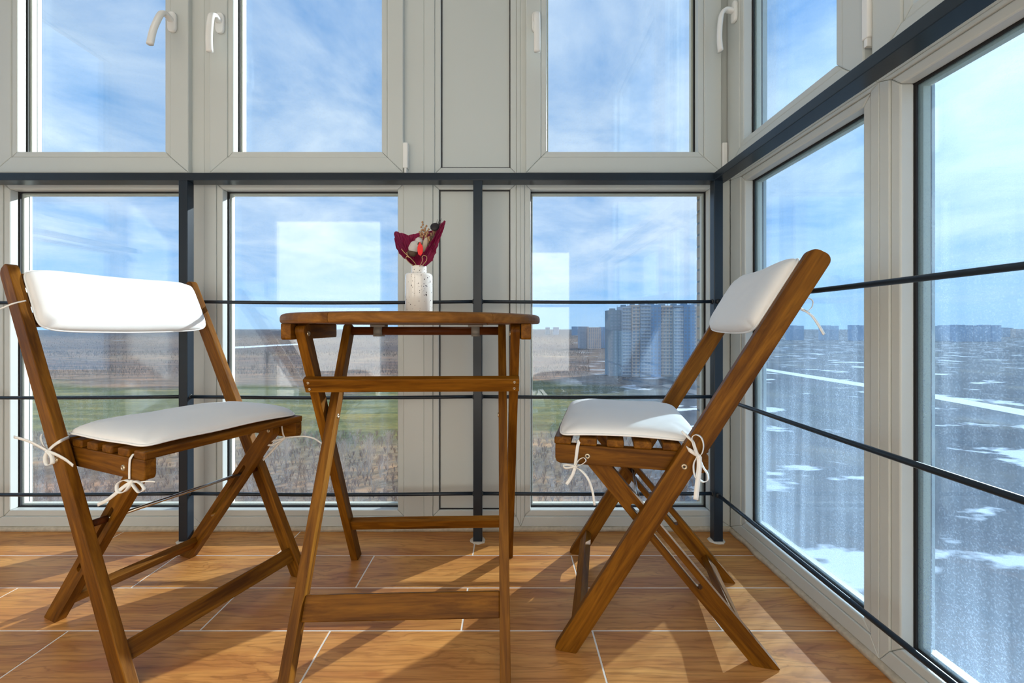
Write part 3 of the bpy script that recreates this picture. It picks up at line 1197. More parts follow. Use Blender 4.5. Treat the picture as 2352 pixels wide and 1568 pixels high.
def ribbon(name, pts, width, parent, wdir=None, thick=0.0011, n=7, mat=None):
    """flat cotton tape through the given points; wdir is the direction of its width"""
    path = catmull(pts, n)
    bm = bmesh.new()
    L_ = len(path)
    rings = []
    for i, p in enumerate(path):
        t = (path[min(i + 1, L_ - 1)] - path[max(i - 1, 0)]).normalized()
        wd = Vector(wdir) if wdir is not None else Vector((0, 0, 1))
        wd = wd - t * wd.dot(t)
        if wd.length < 1e-3:
            wd = t.orthogonal()
        wd.normalize()
        nn = t.cross(wd)
        rings.append([bm.verts.new(p + wd * (sx * width / 2) + nn * (sy * thick / 2)) for sx, sy in ((-1, -1), (1, -1), (1, 1), (-1, 1))])
    for A, B in zip(rings[:-1], rings[1:]):
        for j in range(4):
            bm.faces.new((A[j], A[(j + 1) % 4], B[(j + 1) % 4], B[j]))
    bm.faces.new(rings[0][::-1])
    bm.faces.new(rings[-1])
    bmesh.ops.recalc_face_normals(bm, faces=bm.faces)
    return obj_bm(name, bm, mat or M['tape'], parent, True)


def knot(parent, p, r=0.005):
    bm = bmesh.new()
    bmesh.ops.create_icosphere(bm, subdivisions=2, radius=r)
    for v in bm.verts:
        v.co *= 1 + 0.3 * noise.noise(v.co * 260)
    o = obj_bm('knot', bm, M['tape'], parent, True)
    o.location = p
    return o


def place(o, c):
    o.location = (c[0], c[1], 0)
    o.rotation_euler.z = c[2]


def seat_cushion(c, label, seed):
    bm, loop = cushion_mesh(seat_seam, lambda a, b: Vector((0, 0, 1)), 0.146, 0.181, 0.0250, 0.0075, seed=seed, corner=11.0)
    o = obj_bm('seat_cushion', bm, M['fabric'], None, True)
    place(o, c)
    tag(o, label, 'cushion', 'chair cushions')
    tube('piping', loop, 0.0022, M['piping'], o, 8, True)
    return o


def back_cushion(c, label, seed):
    nrm = Vector((0.866, 0, 0.5))
    bm, loop = cushion_mesh(back_seam, lambda a, b: nrm, 0.085, 0.1835, 0.029, 0.004, seed=seed, corner=9.0)
    o = obj_bm('back_cushion', bm, M['fabric'], None, True)
    place(o, c)
    tag(o, label, 'cushion', 'chair cushions')
    tube('piping', loop, 0.0021, M['piping'], o, 8, True)
    return o


sl_ = seat_cushion(CH_L, 'white seat cushion tied onto the left chair', 1.0)
bl_ = back_cushion(CH_L, 'white back cushion on the left chair, facing the room', 2.0)
sr_ = seat_cushion(CH_R, 'white seat cushion tied onto the right chair, half in sun', 3.0)
br_ = back_cushion(CH_R, 'white back cushion on the right chair by the corner', 4.0)

TWD = 0.0062


def px_pts(c, lst):
    """list of (px, py, v) -> chair-local points"""
    return [uvz(c, v, x, y) for x, y, v in lst]


# ---- ties of the left chair
v0 = -VO - 0.003
ribbon('tie', px_pts(CH_L, [(160, 1003, -0.183), (140, 1012, v0 - .004), (122, 1024, v0 - .003), (110, 1036, v0 - .004)]), TWD, sl_, (0, 0, 1))
ribbon('tie', px_pts(CH_L, [(110, 1036, v0 - .004), (92, 1026, v0 - .008), (66, 1013, v0 - .012), (32, 1003, v0 - .016)]), TWD * 0.9, sl_, (0, 0, 1))
ribbon('tie', px_pts(CH_L, [(110, 1036, v0 - .005), (128, 1043, v0 - .004), (150, 1055, v0 - .003), (168, 1069, v0 - .003)]), TWD, sl_, (0.3, 0, 1))
ribbon('tie', px_pts(CH_L, [(110, 1036, v0 - .005), (104, 1050, v0 - .008), (108, 1066, v0 - .010), (120, 1064, v0 - .008), (119, 1048, v0 - .006), (111, 1037, v0 - .005)]), TWD * 1.1, sl_, (0.5, 1, 0.2))
ribbon('tie', px_pts(CH_L, [(106, 1033, v0 - .003), (98, 1020, v0 - .002), (94, 1005, v0 + .004), (97, 996, v0 + .01)]), TWD * 0.7, sl_, (1, 0, 0))
knot(sl_, uvz(CH_L, v0 - .005, 109, 1036), 0.0042)
v1 = -VRL - 0.0022
ribbon('tie', px_pts(CH_L, [(307, 1042, -0.178), (300, 1052, v1), (298, 1060, v1), (297, 1080, v1), (297, 1100, v1)]), TWD, sl_, (1, 0, 0))
ribbon('tie', px_pts(CH_L, [(302, 1106, v1), (286, 1102, v1 - .004), (270, 1112, v1 - .008), (270, 1128, v1 - .010), (284, 1130, v1 - .008), (296, 1118, v1 - .004), (301, 1107, v1)]), TWD, sl_, (0.3, 1, 0.1))
ribbon('tie', px_pts(CH_L, [(302, 1106, v1), (312, 1104, v1 - .002), (325, 1112, v1 - .003), (331, 1124, v1 - .004), (320, 1130, v1 - .003), (310, 1120, v1 - .002), (302, 1108, v1)]), TWD * 0.9, sl_, (0.3, 1, 0.1))
ribbon('tie', px_pts(CH_L, [(300, 1108, v1 - .002), (284, 1118, v1 - .006), (262, 1136, v1 - .008), (243, 1150, v1 - .010), (224, 1159, v1 - .012)]), TWD * 1.1, sl_, (0.2, 0, 1))
ribbon('tie', px_pts(CH_L, [(303, 1106, v1), (318, 1107, v1), (340, 1105, v1), (356, 1106, v1)]), TWD * 0.4, sl_, (0, 0, 1))
knot(sl_, uvz(CH_L, v1 - .001, 302, 1106), 0.004)
v2 = VRL - RLT - 0.002
ribbon('tie', px_pts(CH_L, [(647, 976, v2), (648, 985, v2), (650, 996, v2), (653, 1004, v2)]), TWD * 0.8, sl_, (1, 0, 0))
ribbon('tie', px_pts(CH_L, [(653, 1005, v2), (640, 1009, v2 - .004), (622, 1013, v2 - .01), (614, 1019, v2 - .014), (622, 1022, v2 - .014), (637, 1016, v2 - .006), (653, 1006, v2)]), TWD * 0.9, sl_, (0, 0.4, 1))
ribbon('tie', px_pts(CH_L, [(653, 1005, v2), (672, 1003, v2), (700, 1002, v2 + .01), (722, 1007, v2 + .02), (742, 1020, v2 + .03)]), TWD * 0.6, sl_, (0, 0.2, 1))
ribbon('tie', px_pts(CH_L, [(653, 1006, v2), (640, 1018, v2), (622, 1038, v2), (604, 1056, v2)]), TWD, sl_, (0.6, 0, 0.6))
knot(sl_, uvz(CH_L, v2, 653, 1005), 0.0034)
ribbon('tie', px_pts(CH_L, [(60, 690, -VO + .006), (30, 697, -VO - .012), (8, 706, -VO - .02), (-20, 716, -VO - .028)]), TWD * 0.5, bl_, (0, 0, 1))

# ---- ties of the right chair
w1 = VRL + 0.0022
ribbon('tie', px_pts(CH_R, [(1331, 1010, 0.180), (1327, 1024, w1), (1324, 1045, w1), (1322, 1064, w1), (1321, 1072, w1)]), TWD * 1.1, sr_, (1, 0, 0))
ribbon('tie', px_pts(CH_R, [(1322, 1071, w1), (1330, 1056, w1 + .006), (1341, 1051, w1 + .010), (1346, 1058, w1 + .010), (1337, 1066, w1 + .008), (1324, 1071, w1 + .002)]), TWD * 1.3, sr_, (0.2, 1, 0.3))
ribbon('tie', px_pts(CH_R, [(1320, 1071, w1), (1308, 1068, w1 + .006), (1294, 1069, w1 + .009), (1300, 1075, w1 + .009), (1320, 1072, w1)]), TWD * 0.9, sr_, (0, 0.6, 1))
ribbon('tie', px_pts(CH_R, [(1322, 1072, w1), (1335, 1080, w1 + .004), (1350, 1098, w1 + .008), (1360, 1124, w1 + .010), (1366, 1160, w1 + .010)]), TWD * 0.8, sr_, (1, 0, 0.3))
ribbon('tie', px_pts(CH_R, [(1321, 1073, w1), (1316, 1088, w1 + .003), (1308, 1102, w1 + .004), (1301, 1112, w1 + .005)]), TWD * 1.1, sr_, (1, 0, 0.5))
knot(sr_, uvz(CH_R, w1 + .001, 1322, 1071), 0.004)
w2 = VO + 0.003
ribbon('tie', px_pts(CH_R, [(1569, 1017, 0.184), (1580, 1030, w2), (1594, 1040, w2 + .002), (1604, 1046, w2 + .003)]), TWD * 1.25, sr_, (0.4, 0, 1))
ribbon('tie', px_pts(CH_R, [(1604, 1048, w2 + .003), (1597, 1030, w2 + .005), (1591, 1014, w2 + .006), (1580, 1003, w2 + .006), (1566, 989, w2 + .006)]), TWD * 0.9, sr_, (1, 0.2, 0.5))
ribbon('tie', px_pts(CH_R, [(1600, 1046, w2 + .004), (1592, 1020, w2 + .008), (1590, 1004, w2 + .010), (1599, 998, w2 + .012), (1611, 1005, w2 + .012), (1616, 1022, w2 + .010), (1613, 1040, w2 + .006), (1606, 1048, w2 + .004)]), TWD * 1.1, sr_, (0.5, 1, 0))
ribbon('tie', px_pts(CH_R, [(1602, 1048, w2 + .003), (1594, 1064, w2 + .006), (1594, 1084, w2 + .008), (1600, 1097, w2 + .008), (1605, 1080, w2 + .007), (1606, 1052, w2 + .004)]), TWD, sr_, (0.6, 0.8, 0))
ribbon('tie', px_pts(CH_R, [(1606, 1050, w2 + .004), (1615, 1072, w2 + .004), (1625, 1088, w2 + .003), (1626, 1102, w2 + .003), (1616, 1106, w2 + .004), (1606, 1101, w2 + .005)]), TWD, sr_, (0.6, 0.8, 0))
ribbon('tie', px_pts(CH_R, [(1606, 1048, w2 + .006), (1606, 1075, w2 + .008), (1602, 1110, w2 + .008), (1598, 1147, w2 + .008)]), TWD * 1.5, sr_, (1, 0, 0))
knot(sr_, uvz(CH_R, w2 + .003, 1604, 1048), 0.0052)
w3 = VO - 0.03
ribbon('tie', px_pts(CH_R, [(1838, 703, w3), (1846, 688, w3), (1858, 685, w3), (1867, 692, w3), (1864, 706, w3), (1852, 715, w3), (1838, 711, w3), (1830, 704, w3)]), TWD, br_, (0.3, 1, 0))
ribbon('tie', px_pts(CH_R, [(1836, 706, w3), (1850, 714, w3), (1866, 726, w3), (1880, 746, w3), (1893, 768, w3)]), TWD * 0.9, br_, (1, 0.3, 0.3))

# ------------------------------------------------------------------ table
TX, TY, TA = -0.217, 1.010, math.radians(1.8)
tb = empty('bistro_table', (TX, TY, 0), TA)
tag(tb, 'round folding wooden table with crossed legs between the two chairs', 'table')
ZB_, ZTOP, RT = 0.7025, 0.7225, 0.2955
# rim of curved boards with slats inside
NS = 6
for k in range(NS):
    t0 = 2 * math.pi * (k + 0.14) / NS
    t1 = 2 * math.pi * (k + 1.14) / NS - 0.003
    sec = [(0.238, 0.0), (0.2915, 0.0), (0.2945, 0.0022), (0.2955, 0.006), (0.2953, 0.0125), (0.2935, 0.0172), (0.288, 0.020), (0.238, 0.020)]
    bm = bmesh.new()
    rows = []
    mid = (t0 + t1) / 2
    mm = frame_matrix((0, 0, 0), (-math.sin(mid), math.cos(mid), 0), (-math.cos(mid), -math.sin(mid), 0))
    mi = mm.inverted()
    for i in range(17):
        t = t0 + (t1 - t0) * i / 16
        rows.append([bm.verts.new(mi @ Vector((r * math.cos(t), r * math.sin(t), ZB_ + z))) for r, z in sec])
    for A, B in zip(rows[:-1], rows[1:]):
        for j in range(len(sec)):
            bm.faces.new((A[j], A[(j + 1) % len(sec)], B[(j + 1) % len(sec)], B[j]))
    bm.faces.new(rows[0][::-1])
    bm.faces.new(rows[-1])
    bmesh.ops.recalc_face_normals(bm, faces=bm.faces)
    obj_bm('rim_board', bm, M['wood_top'], tb, False, mm)
for k in range(7):
    xa, xb = -0.236 + k * 0.0676, -0.236 + (k + 1) * 0.0676 - 0.005
    lim = math.sqrt(max(0.0, 0.2375 ** 2 - max(abs(xa), abs(xb)) ** 2))
    if lim < 0.02:
        lim = 0.04
    ha = math.sqrt(max(0.0004, 0.2375 ** 2 - xa * xa))
    hb = math.sqrt(max(0.0004, 0.2375 ** 2 - xb * xb))
    prism('top_slat', [(-ha, xa - (xa + xb) / 2), (ha, xa - (xa + xb) / 2), (hb, xb - (xa + xb) / 2), (-hb, xb - (xa + xb) / 2)][::1], 0.0195, M['wood_top'], tb,
          frame_matrix(((xa + xb) / 2, 0, ZB_ + 0.00975), (0, 1, 0), (1, 0, 0)), 0.001)
# side rails below the top: x = across, y = depth
A1 = 0.2415     # outer face of the outer legs
LTH = 0.0205
for s in (1, -1):
    rp = [(-0.128, -0.0135), (-0.124, -0.0172), (0.124, -0.0172), (0.128, -0.0135), (0.128, 0.0172), (-0.128, 0.0172)]
    prism('side_rail', rp, 0.0215, M['wood'], tb, frame_matrix((s * (A1 + 0.0125), 0.0, ZB_ - 0.0173), (0, 1, 0), (0, 0, 1)), 0.002)


def tleg(name, x, y0, y1, z1, w=0.032, top=0.012):
    d = Vector((0, y1 - y0, z1)).normalized()
    nn = Vector((0, 1, 0)) - d * d.y
    nn.normalize()
    cut = -(nn.z / d.z)
    L_ = z1 / d.z
    prof = leg_profile(L_, w, top, cut, (0.002, 0.002))
    return prism(name, prof, LTH, M['wood'], tb, frame_matrix((x, y0, 0), d, nn), 0.002)


# outer frame: top near the viewer, feet towards the window
o_t, o_f = 0.888 - TY + 0.017, 1.245 - TY + 0.017
i_t, i_f = 1.113 - TY + 0.017, 0.757 - TY + 0.017
A2 = A1 - LTH - 0.0045
for s in (1, -1):
    tleg('outer_leg', s * (A1 - LTH / 2), o_f, o_t, 0.700)
    tleg('inner_leg', s * (A2 - LTH / 2), i_f, i_t, 0.699)


def oy(z):
    return o_f + (o_t - o_f) * z / 0.700


def iy(z):
    return i_f + (i_t - i_f) * z / 0.699


do = Vector((0, o_t - o_f, 0.70)).normalized()
di = Vector((0, i_t - i_f, 0.70)).normalized()
no = Vector((0, 1, 0)) - do * do.y
no.normalize()
ni = Vector((0, 1, 0)) - di * di.y
ni.normalize()
zc = 0.576
prism('upper_crossbar', [(-A1 - 0.001, -0.0175), (A1 + 0.001, -0.0175), (A1 + 0.001, 0.0175), (-A1 - 0.001, 0.0175)], 0.015, M['wood'], tb,
      frame_matrix(Vector((0, oy(zc), zc)) - no * (0.016 + 0.0077), (1, 0, 0), do), 0.0018)
for s in (1, -1):
    for dz in (0.009, -0.008):
        p = Vector((s * (A1 - LTH / 2), oy(zc), zc)) + do * dz - no * (0.016 + 0.0150)
        bolt(tb, p, -no, 0.0034, 'screw')
zc = 0.134
prism('lower_crossbar', [(-A1 + LTH, -0.016), (A1 - LTH, -0.016), (A1 - LTH, 0.016), (-A1 + LTH, 0.016)], 0.018, M['wood'], tb,
      frame_matrix(Vector((0, oy(zc), zc)), (1, 0, 0), do), 0.0018)
zc = 0.130
prism('lower_crossbar', [(-A2 + LTH, -0.023), (A2 - LTH, -0.023), (A2 - LTH, 0.023), (-A2 + LTH, 0.023)], 0.018, M['wood'], tb,
      frame_matrix(Vector((0, iy(zc), zc)) + ni * 0.002, (1, 0, 0), di), 0.0018)
dz = 0.685
tube('dowel', [(-A2 + LTH - .002, iy(dz), dz), (A2 - LTH + .002, iy(dz), dz)], 0.0112, M['dowel'], tb, 20)
for s in (1, -1):
    bolt(tb, (s * (A1 - LTH), oy(0.681), 0.681), (-s, 0, 0), 0.006)
    zx = 0.40
    for _ in range(30):
        zx -= (oy(zx) - iy(zx)) / ((o_t - o_f) / 0.70 - (i_t - i_f) / 0.699)
    bolt(tb, (s * (A2 - LTH), oy(zx), zx), (-s, 0, 0), 0.006)
# plastic clips that catch the dowel
for xx in (-0.125, 0.135):
    box('clip_plate', (xx, iy(dz), ZB_ - 0.0035), (0.040, 0.034, 0.006), M['clip'], tb, 0.002)
    path = []
    for k in range(15):
        t = math.radians(60 + 240 * k / 14 - 0) + math.pi / 2
        path.append(Vector((xx, iy(dz) + 0.0135 * math.cos(t + math.pi / 6 * 0), dz + 0.0135 * math.sin(t))))
    path = [Vector((xx, iy(dz) + 0.0140 * math.cos(math.radians(a)), dz + 0.0140 * math.sin(math.radians(a)))) for a in range(140, 401, 20)]
    path = [Vector((xx, iy(dz) - 0.016, dz - 0.014))] + [Vector((xx, iy(dz) + 0.0140 * math.cos(math.radians(a)), dz + 0.0140 * math.sin(math.radians(a)))) for a in range(205, 140, -20)] + [Vector((xx, iy(dz) - 0.009, ZB_ - 0.004))]
    ribbon('clip_hook', path, 0.022, tb, (1, 0, 0), 0.003, 4, M['clip'])
    path = [Vector((p.x, 2 * iy(dz) - p.y, p.z)) for p in path]
    ribbon('clip_hook', path, 0.022, tb, (1, 0, 0), 0.003, 4, M['clip'])


# ------------------------------------------------------------------ vase and bouquet
def at(px, py, Y):
    return Vector(((px - CX) * Y / F, Y, H + (CY - py) * Y / F))


def ceramic_mat():
    m, t, b, o = new_mat('speckled_white_ceramic')
    tc = N(t, 'ShaderNodeTexCoord')
    v = N(t, 'ShaderNodeTexVoronoi')
    v.inputs['Scale'].default_value = 210
    t.links.new(tc.outputs['Object'], v.inputs['Vector'])
    n = N(t, 'ShaderNodeTexNoise')
    n.inputs['Scale'].default_value = 95
    n.inputs['Detail'].default_value = 2
    t.links.new(tc.outputs['Object'], n.inputs['Vector'])
    thr = mathn(t, 'MULTIPLY', mathn(t, 'SUBTRACT', n.outputs[0], 0.40, clamp=True), 1.3)
    f = mathn(t, 'LESS_THAN', v.outputs['Distance'], thr)
    c = mixc(t, f, (0.84, 0.80, 0.74), (0.09, 0.07, 0.06))
    t.links.new(c, b.inputs['Base Color'])
    b.inputs['Roughness'].default_value = 0.16
    b.inputs['Coat Weight'].default_value = 0.4
    return m


M['ceramic'] = ceramic_mat()
M['paper'] = plain('burgundy_tissue', (0.36, 0.012, 0.085), 0.5, bump=0.5, bscale=60, var=0.3)
M['cotton'] = plain('cotton_wool', (0.86, 0.80, 0.74), 0.95, bump=0.8, bscale=500)
M['cream_fluff'] = plain('cream_fluff', (0.80, 0.66, 0.50), 0.95, bump=0.8, bscale=600)
M['husk'] = plain('brown_husk', (0.09, 0.055, 0.035), 0.8, bump=0.5, bscale=300)
M['red_leaf'] = plain('scarlet_leaf', (0.80, 0.012, 0.010), 0.6)
M['dark_petal'] = plain('black_purple_petal', (0.006, 0.003, 0.006), 0.6, bump=0.4, bscale=200)
M['bud'] = plain('tan_bud', (0.50, 0.28, 0.14), 0.75, bump=0.4, bscale=600, var=0.3)
M['stem'] = plain('dry_stem', (0.28, 0.22, 0.16), 0.85)
M['twine'] = plain('jute_twine', (0.52, 0.34, 0.17), 0.9, bump=0.7, bscale=900)

VX, VY = -0.2125, 1.0
bm = bmesh.new()
lathe_bm(bm, [(0.0, 0.0), (0.0300, 0.0), (0.0325, 0.003), (0.0325, 0.0945), (0.0315, 0.0985), (0.0285, 0.1010), (0.0195, 0.1022), (0.0183, 0.1040),
              (0.0183, 0.1185), (0.0174, 0.1197), (0.0160, 0.1188), (0.0155, 0.105), (0.0285, 0.095), (0.0290, 0.006), (0.0, 0.005)], 48)
vs_ = obj_bm('vase', bm, M['ceramic'], None, True)
vs_.location = (VX, VY, ZTOP - 0.0001)
tag(vs_, 'small white speckled ceramic bottle vase standing on the wooden table', 'vase')

bq = empty('dried_bouquet', (VX, VY, 0.8405))
tag(bq, 'small dried bouquet in burgundy paper standing in the white vase', 'bouquet')
BO = Vector((VX, VY, 0.8405))


def loc(px, py, dy=0.0):
    return at(px, py, VY + dy) - BO


def fan(rim, base, rows=9, cols=10, crumple=0.0022, seed=0.0, fold=0.0):
    rimc = catmull(rim, cols)
    basec = catmull(base, max(1, round(cols * (len(rim) - 1) / (len(base) - 1))))
    n_ = min(len(rimc), len(basec))
    bm = bmesh.new()
    g = []
    for i in range(n_):
        r0, r1 = basec[int(i * (len(basec) - 1) / (n_ - 1))], rimc[int(i * (len(rimc) - 1) / (n_ - 1))]
        line = []
        for k in range(rows + 1):
            s = k / rows
            p = r0.lerp(r1, s)
            p = p + Vector((noise.noise(Vector((i * 0.5 + seed, k * 0.8, 0))), 1.6 * noise.noise(Vector((i * 0.45, k * 0.7 + seed, 4))), noise.noise(Vector((i * 0.5, k * 0.8, 8 + seed))))) * crumple * (0.3 + s)
            line.append(bm.verts.new(p))
        g.append(line)
    for A, B in zip(g[:-1], g[1:]):
        for k in range(rows):
            bm.faces.new((A[k], B[k], B[k + 1], A[k + 1]))
    r = bmesh.ops.solidify(bm, geom=list(bm.faces), thickness=0.0005)
    return bm


base = [loc(951, 612, -.012), loc(948, 611, 0.0), loc(955, 611, .011), loc(965, 611, .012), loc(975, 611, .008), loc(979, 611, -.004)]
rim = [loc(933, 595, -.028), loc(914.5, 578, -.026), loc(907, 553, -.02), loc(906.4, 533, -.010), loc(920, 535, .004), loc(938, 539, .016), loc(956, 536, .026),
       loc(975, 535, .030), loc(996, 527, .026), loc(1010, 516, .016), loc(1019, 507, .004), loc(1024, 510, -.006), loc(1017, 530, -.014), loc(1009, 552, -.018), loc(1002, 575, -.020), loc(993, 598, -.018)]
obj_bm('paper_wrap', fan(rim, base, 10, 6, 0.0022, 1.3), M['paper'], bq)
rim2 = [loc(993, 598, -.018), loc(1002, 575, -.021), loc(1009, 552, -.020), loc(1017, 530, -.016), loc(1021, 512, -.010), loc(1015, 514, -.014), loc(998, 541, -.026), loc(983, 565, -.030), loc(968, 586, -.029)]
base2 = [loc(979, 611, -.006), loc(977, 611, -.010), loc(972, 611, -.013), loc(966, 611, -.014), loc(960, 611, -.014)]
obj_bm('paper_fold', fan(rim2, base2, 9, 6, 0.0020, 6.1), M['paper'], bq)


def blob(name, mat, c, r, parent, rot=(0, 0, 0), lump=0.18, freq=3.0, sub=3):
    bm = bmesh.new()
    bmesh.ops.create_icosphere(bm, subdivisions=sub, radius=1.0)
    for v in bm.verts:
        v.co *= 1 + lump * noise.noise(v.co * freq + Vector((c[0] * 90, c[2] * 70, 0)))
    o = obj_bm(name, bm, mat, parent, True)
    o.location = c
    o.scale = r
    o.rotation_euler = rot
    return o


cb = blob('cotton_boll', M['cotton'], loc(951, 568, -.020), (0.0118, 0.010, 0.0165), bq, (0, math.radians(18), 0))
blob('cotton_boll', M['cotton'], loc(962, 553, -.016), (0.0090, 0.008, 0.0085), bq)
blob('cotton_boll', M['cream_fluff'], loc(976, 562, -.010), (0.0068, 0.006, 0.0180), bq, (0, math.radians(12), 0), 0.1)
bm = bmesh.new()
lathe_bm(bm, [(0.0, -0.0095), (0.006, -0.0085), (0.0105, -0.004), (0.0125, 0.002), (0.0118, 0.002), (0.0095, -0.003), (0.0, -0.007)], 10)
for v in bm.verts:
    if v.co.z > 0.001:
        v.co.z += 0.004 * math.sin(5 * math.atan2(v.co.y, v.co.x))
hk = obj_bm('husk', bm, M['husk'], bq, True)
hk.location = loc(947, 580, -.020)
hk.rotation_euler = (0, math.radians(10), 0)
bm = bmesh.new()
lathe_bm(bm, [(0.0, -0.003), (0.005, -0.002), (0.0052, 0.002), (0.0, 0.001)], 8)
hk = obj_bm('husk', bm, M['husk'], bq, True)
hk.location = loc(959, 558.5, -.0225)
hk.rotation_euler = (math.radians(60), math.radians(20), 0)
# scarlet leaf
bm = bmesh.new()
lp = [(0, -0.018), (0.0050, -0.012), (0.0066, -0.003), (0.0060, 0.005), (0.0022, 0.011), (0.0006, 0.0155), (-0.0030, 0.010), (-0.0062, 0.002), (-0.0064, -0.006), (-0.0050, -0.0135)]
bm_prism(bm, lp, 0.0012)
ml = frame_matrix(loc(965, 570, -.030), (1, 0, 0.05), (0, 0, 1))
obj_bm('red_leaf', bm, M['red_leaf'], bq, False, ml)
# sprigs of small buds
tips = [(970, 510.5, .000), (977.5, 519, .006), (966, 529, -.006), (984, 527, .004), (997, 531, .002), (972, 535, -.010), (990, 537, -.004), (980, 534, -.008), (1003, 526, .010), (975, 525, .004), (986, 545, -.012)]
for i, (tx, ty, dy) in enumerate(tips):
    p0 = loc(966 + i * 0.8, 604, -.006)
    p2 = loc(tx, ty, dy)
    p1 = (p0 + p2) / 2 + Vector((0.003 * math.sin(i * 2.1), 0, 0))
    path = catmull([p0, p1, p2], 5)
    st = tube('sprig', path, 0.00045, M['stem'], bq, 5)
    for k in range(6 if i < 5 else 4):
        s = 1 - k * 0.055
        q = path[-1].lerp(path[-3 if len(path) > 3 else 0], k * 0.32)
        o = blob('bud', M['bud'], q + Vector((0.0021 * math.sin(k * 2.4 + i), 0.0016 * math.cos(k * 1.7), 0.0008)), (0.0026, 0.0026, 0.0031), st, (0, 0.5 * math.sin(k), 0), 0.25, 3, 1)
        # two dry side hairs per bud
for i in range(16):
    a = loc(982 + (i * 7) % 18, 566 - (i * 5) % 12, -.012 + 0.001 * (i % 5))
    b = loc(986 + (i * 11) % 26, 541 - (i * 3) % 14, -.012 + 0.002 * (i % 4))
    tube('dry_blade', [a, (a + b) / 2 + Vector((0.001 * (i % 3 - 1), 0, 0)), b], 0.0004, M['stem'] if i % 2 else M['husk'], bq, 4)
# dark flower
bm = bmesh.new()
lathe_bm(bm, [(0.0, 0.0035), (0.004, 0.0036), (0.008, 0.0028), (0.0108, 0.0004), (0.0112, -0.0010), (0.007, -0.0035), (0.0, -0.0045)], 26)
for v in bm.verts:
    v.co *= 1 + 0.06 * noise.noise(v.co * 240)
q = frame_matrix(loc(998.5, 520.5, -.004), (1, 0, 0.1), (0.1, 0.35, 0.93))
obj_bm('dark_flower', bm, M['dark_petal'], bq, True, q)
for (x0, y0, x1, y1) in ((1003, 520, 1004.5, 503.5), (1006, 518, 1009.5, 503), (1008, 517, 1014.5, 501.5), (1007, 519, 1012, 506)):
    tube('dark_blade', [loc(x0, y0, 0), loc((x0 + x1) / 2 - 0.4, (y0 + y1) / 2, 0), loc(x1, y1, .002)], 0.0011, M['dark_petal'], bq, 6, scale=lambda s: 1 - 0.75 * s)
# twine
for pts in ([(922, 571.5, -.030), (929, 580, -.032), (940, 590, -.032), (950, 600, -.026), (957, 610, -.016)],
            [(951, 610, -.016), (940, 603, -.026), (932.5, 594, -.031), (935, 588.5, -.033), (941, 592, -.033), (936, 586, -.033), (934.5, 579, -.032)],
            [(964, 611, -.018), (970, 599, -.031), (969.5, 590, -.034), (974.5, 586.5, -.035), (980, 590, -.035), (979.5, 598, -.033), (974, 605, -.028), (969, 611, -.018)]):
    tube('twine', catmull([loc(*p) for p in pts], 6), 0.00085, M['twine'], bq, 7)

# ------------------------------------------------------------------ the land outside
GZ = -40.0


def gp(px, py):
    """point of the ground plane under an image point"""
    Y = (H - GZ) * F / (py - CY)
    return Vector(((px - CX) * Y / F, Y, GZ))


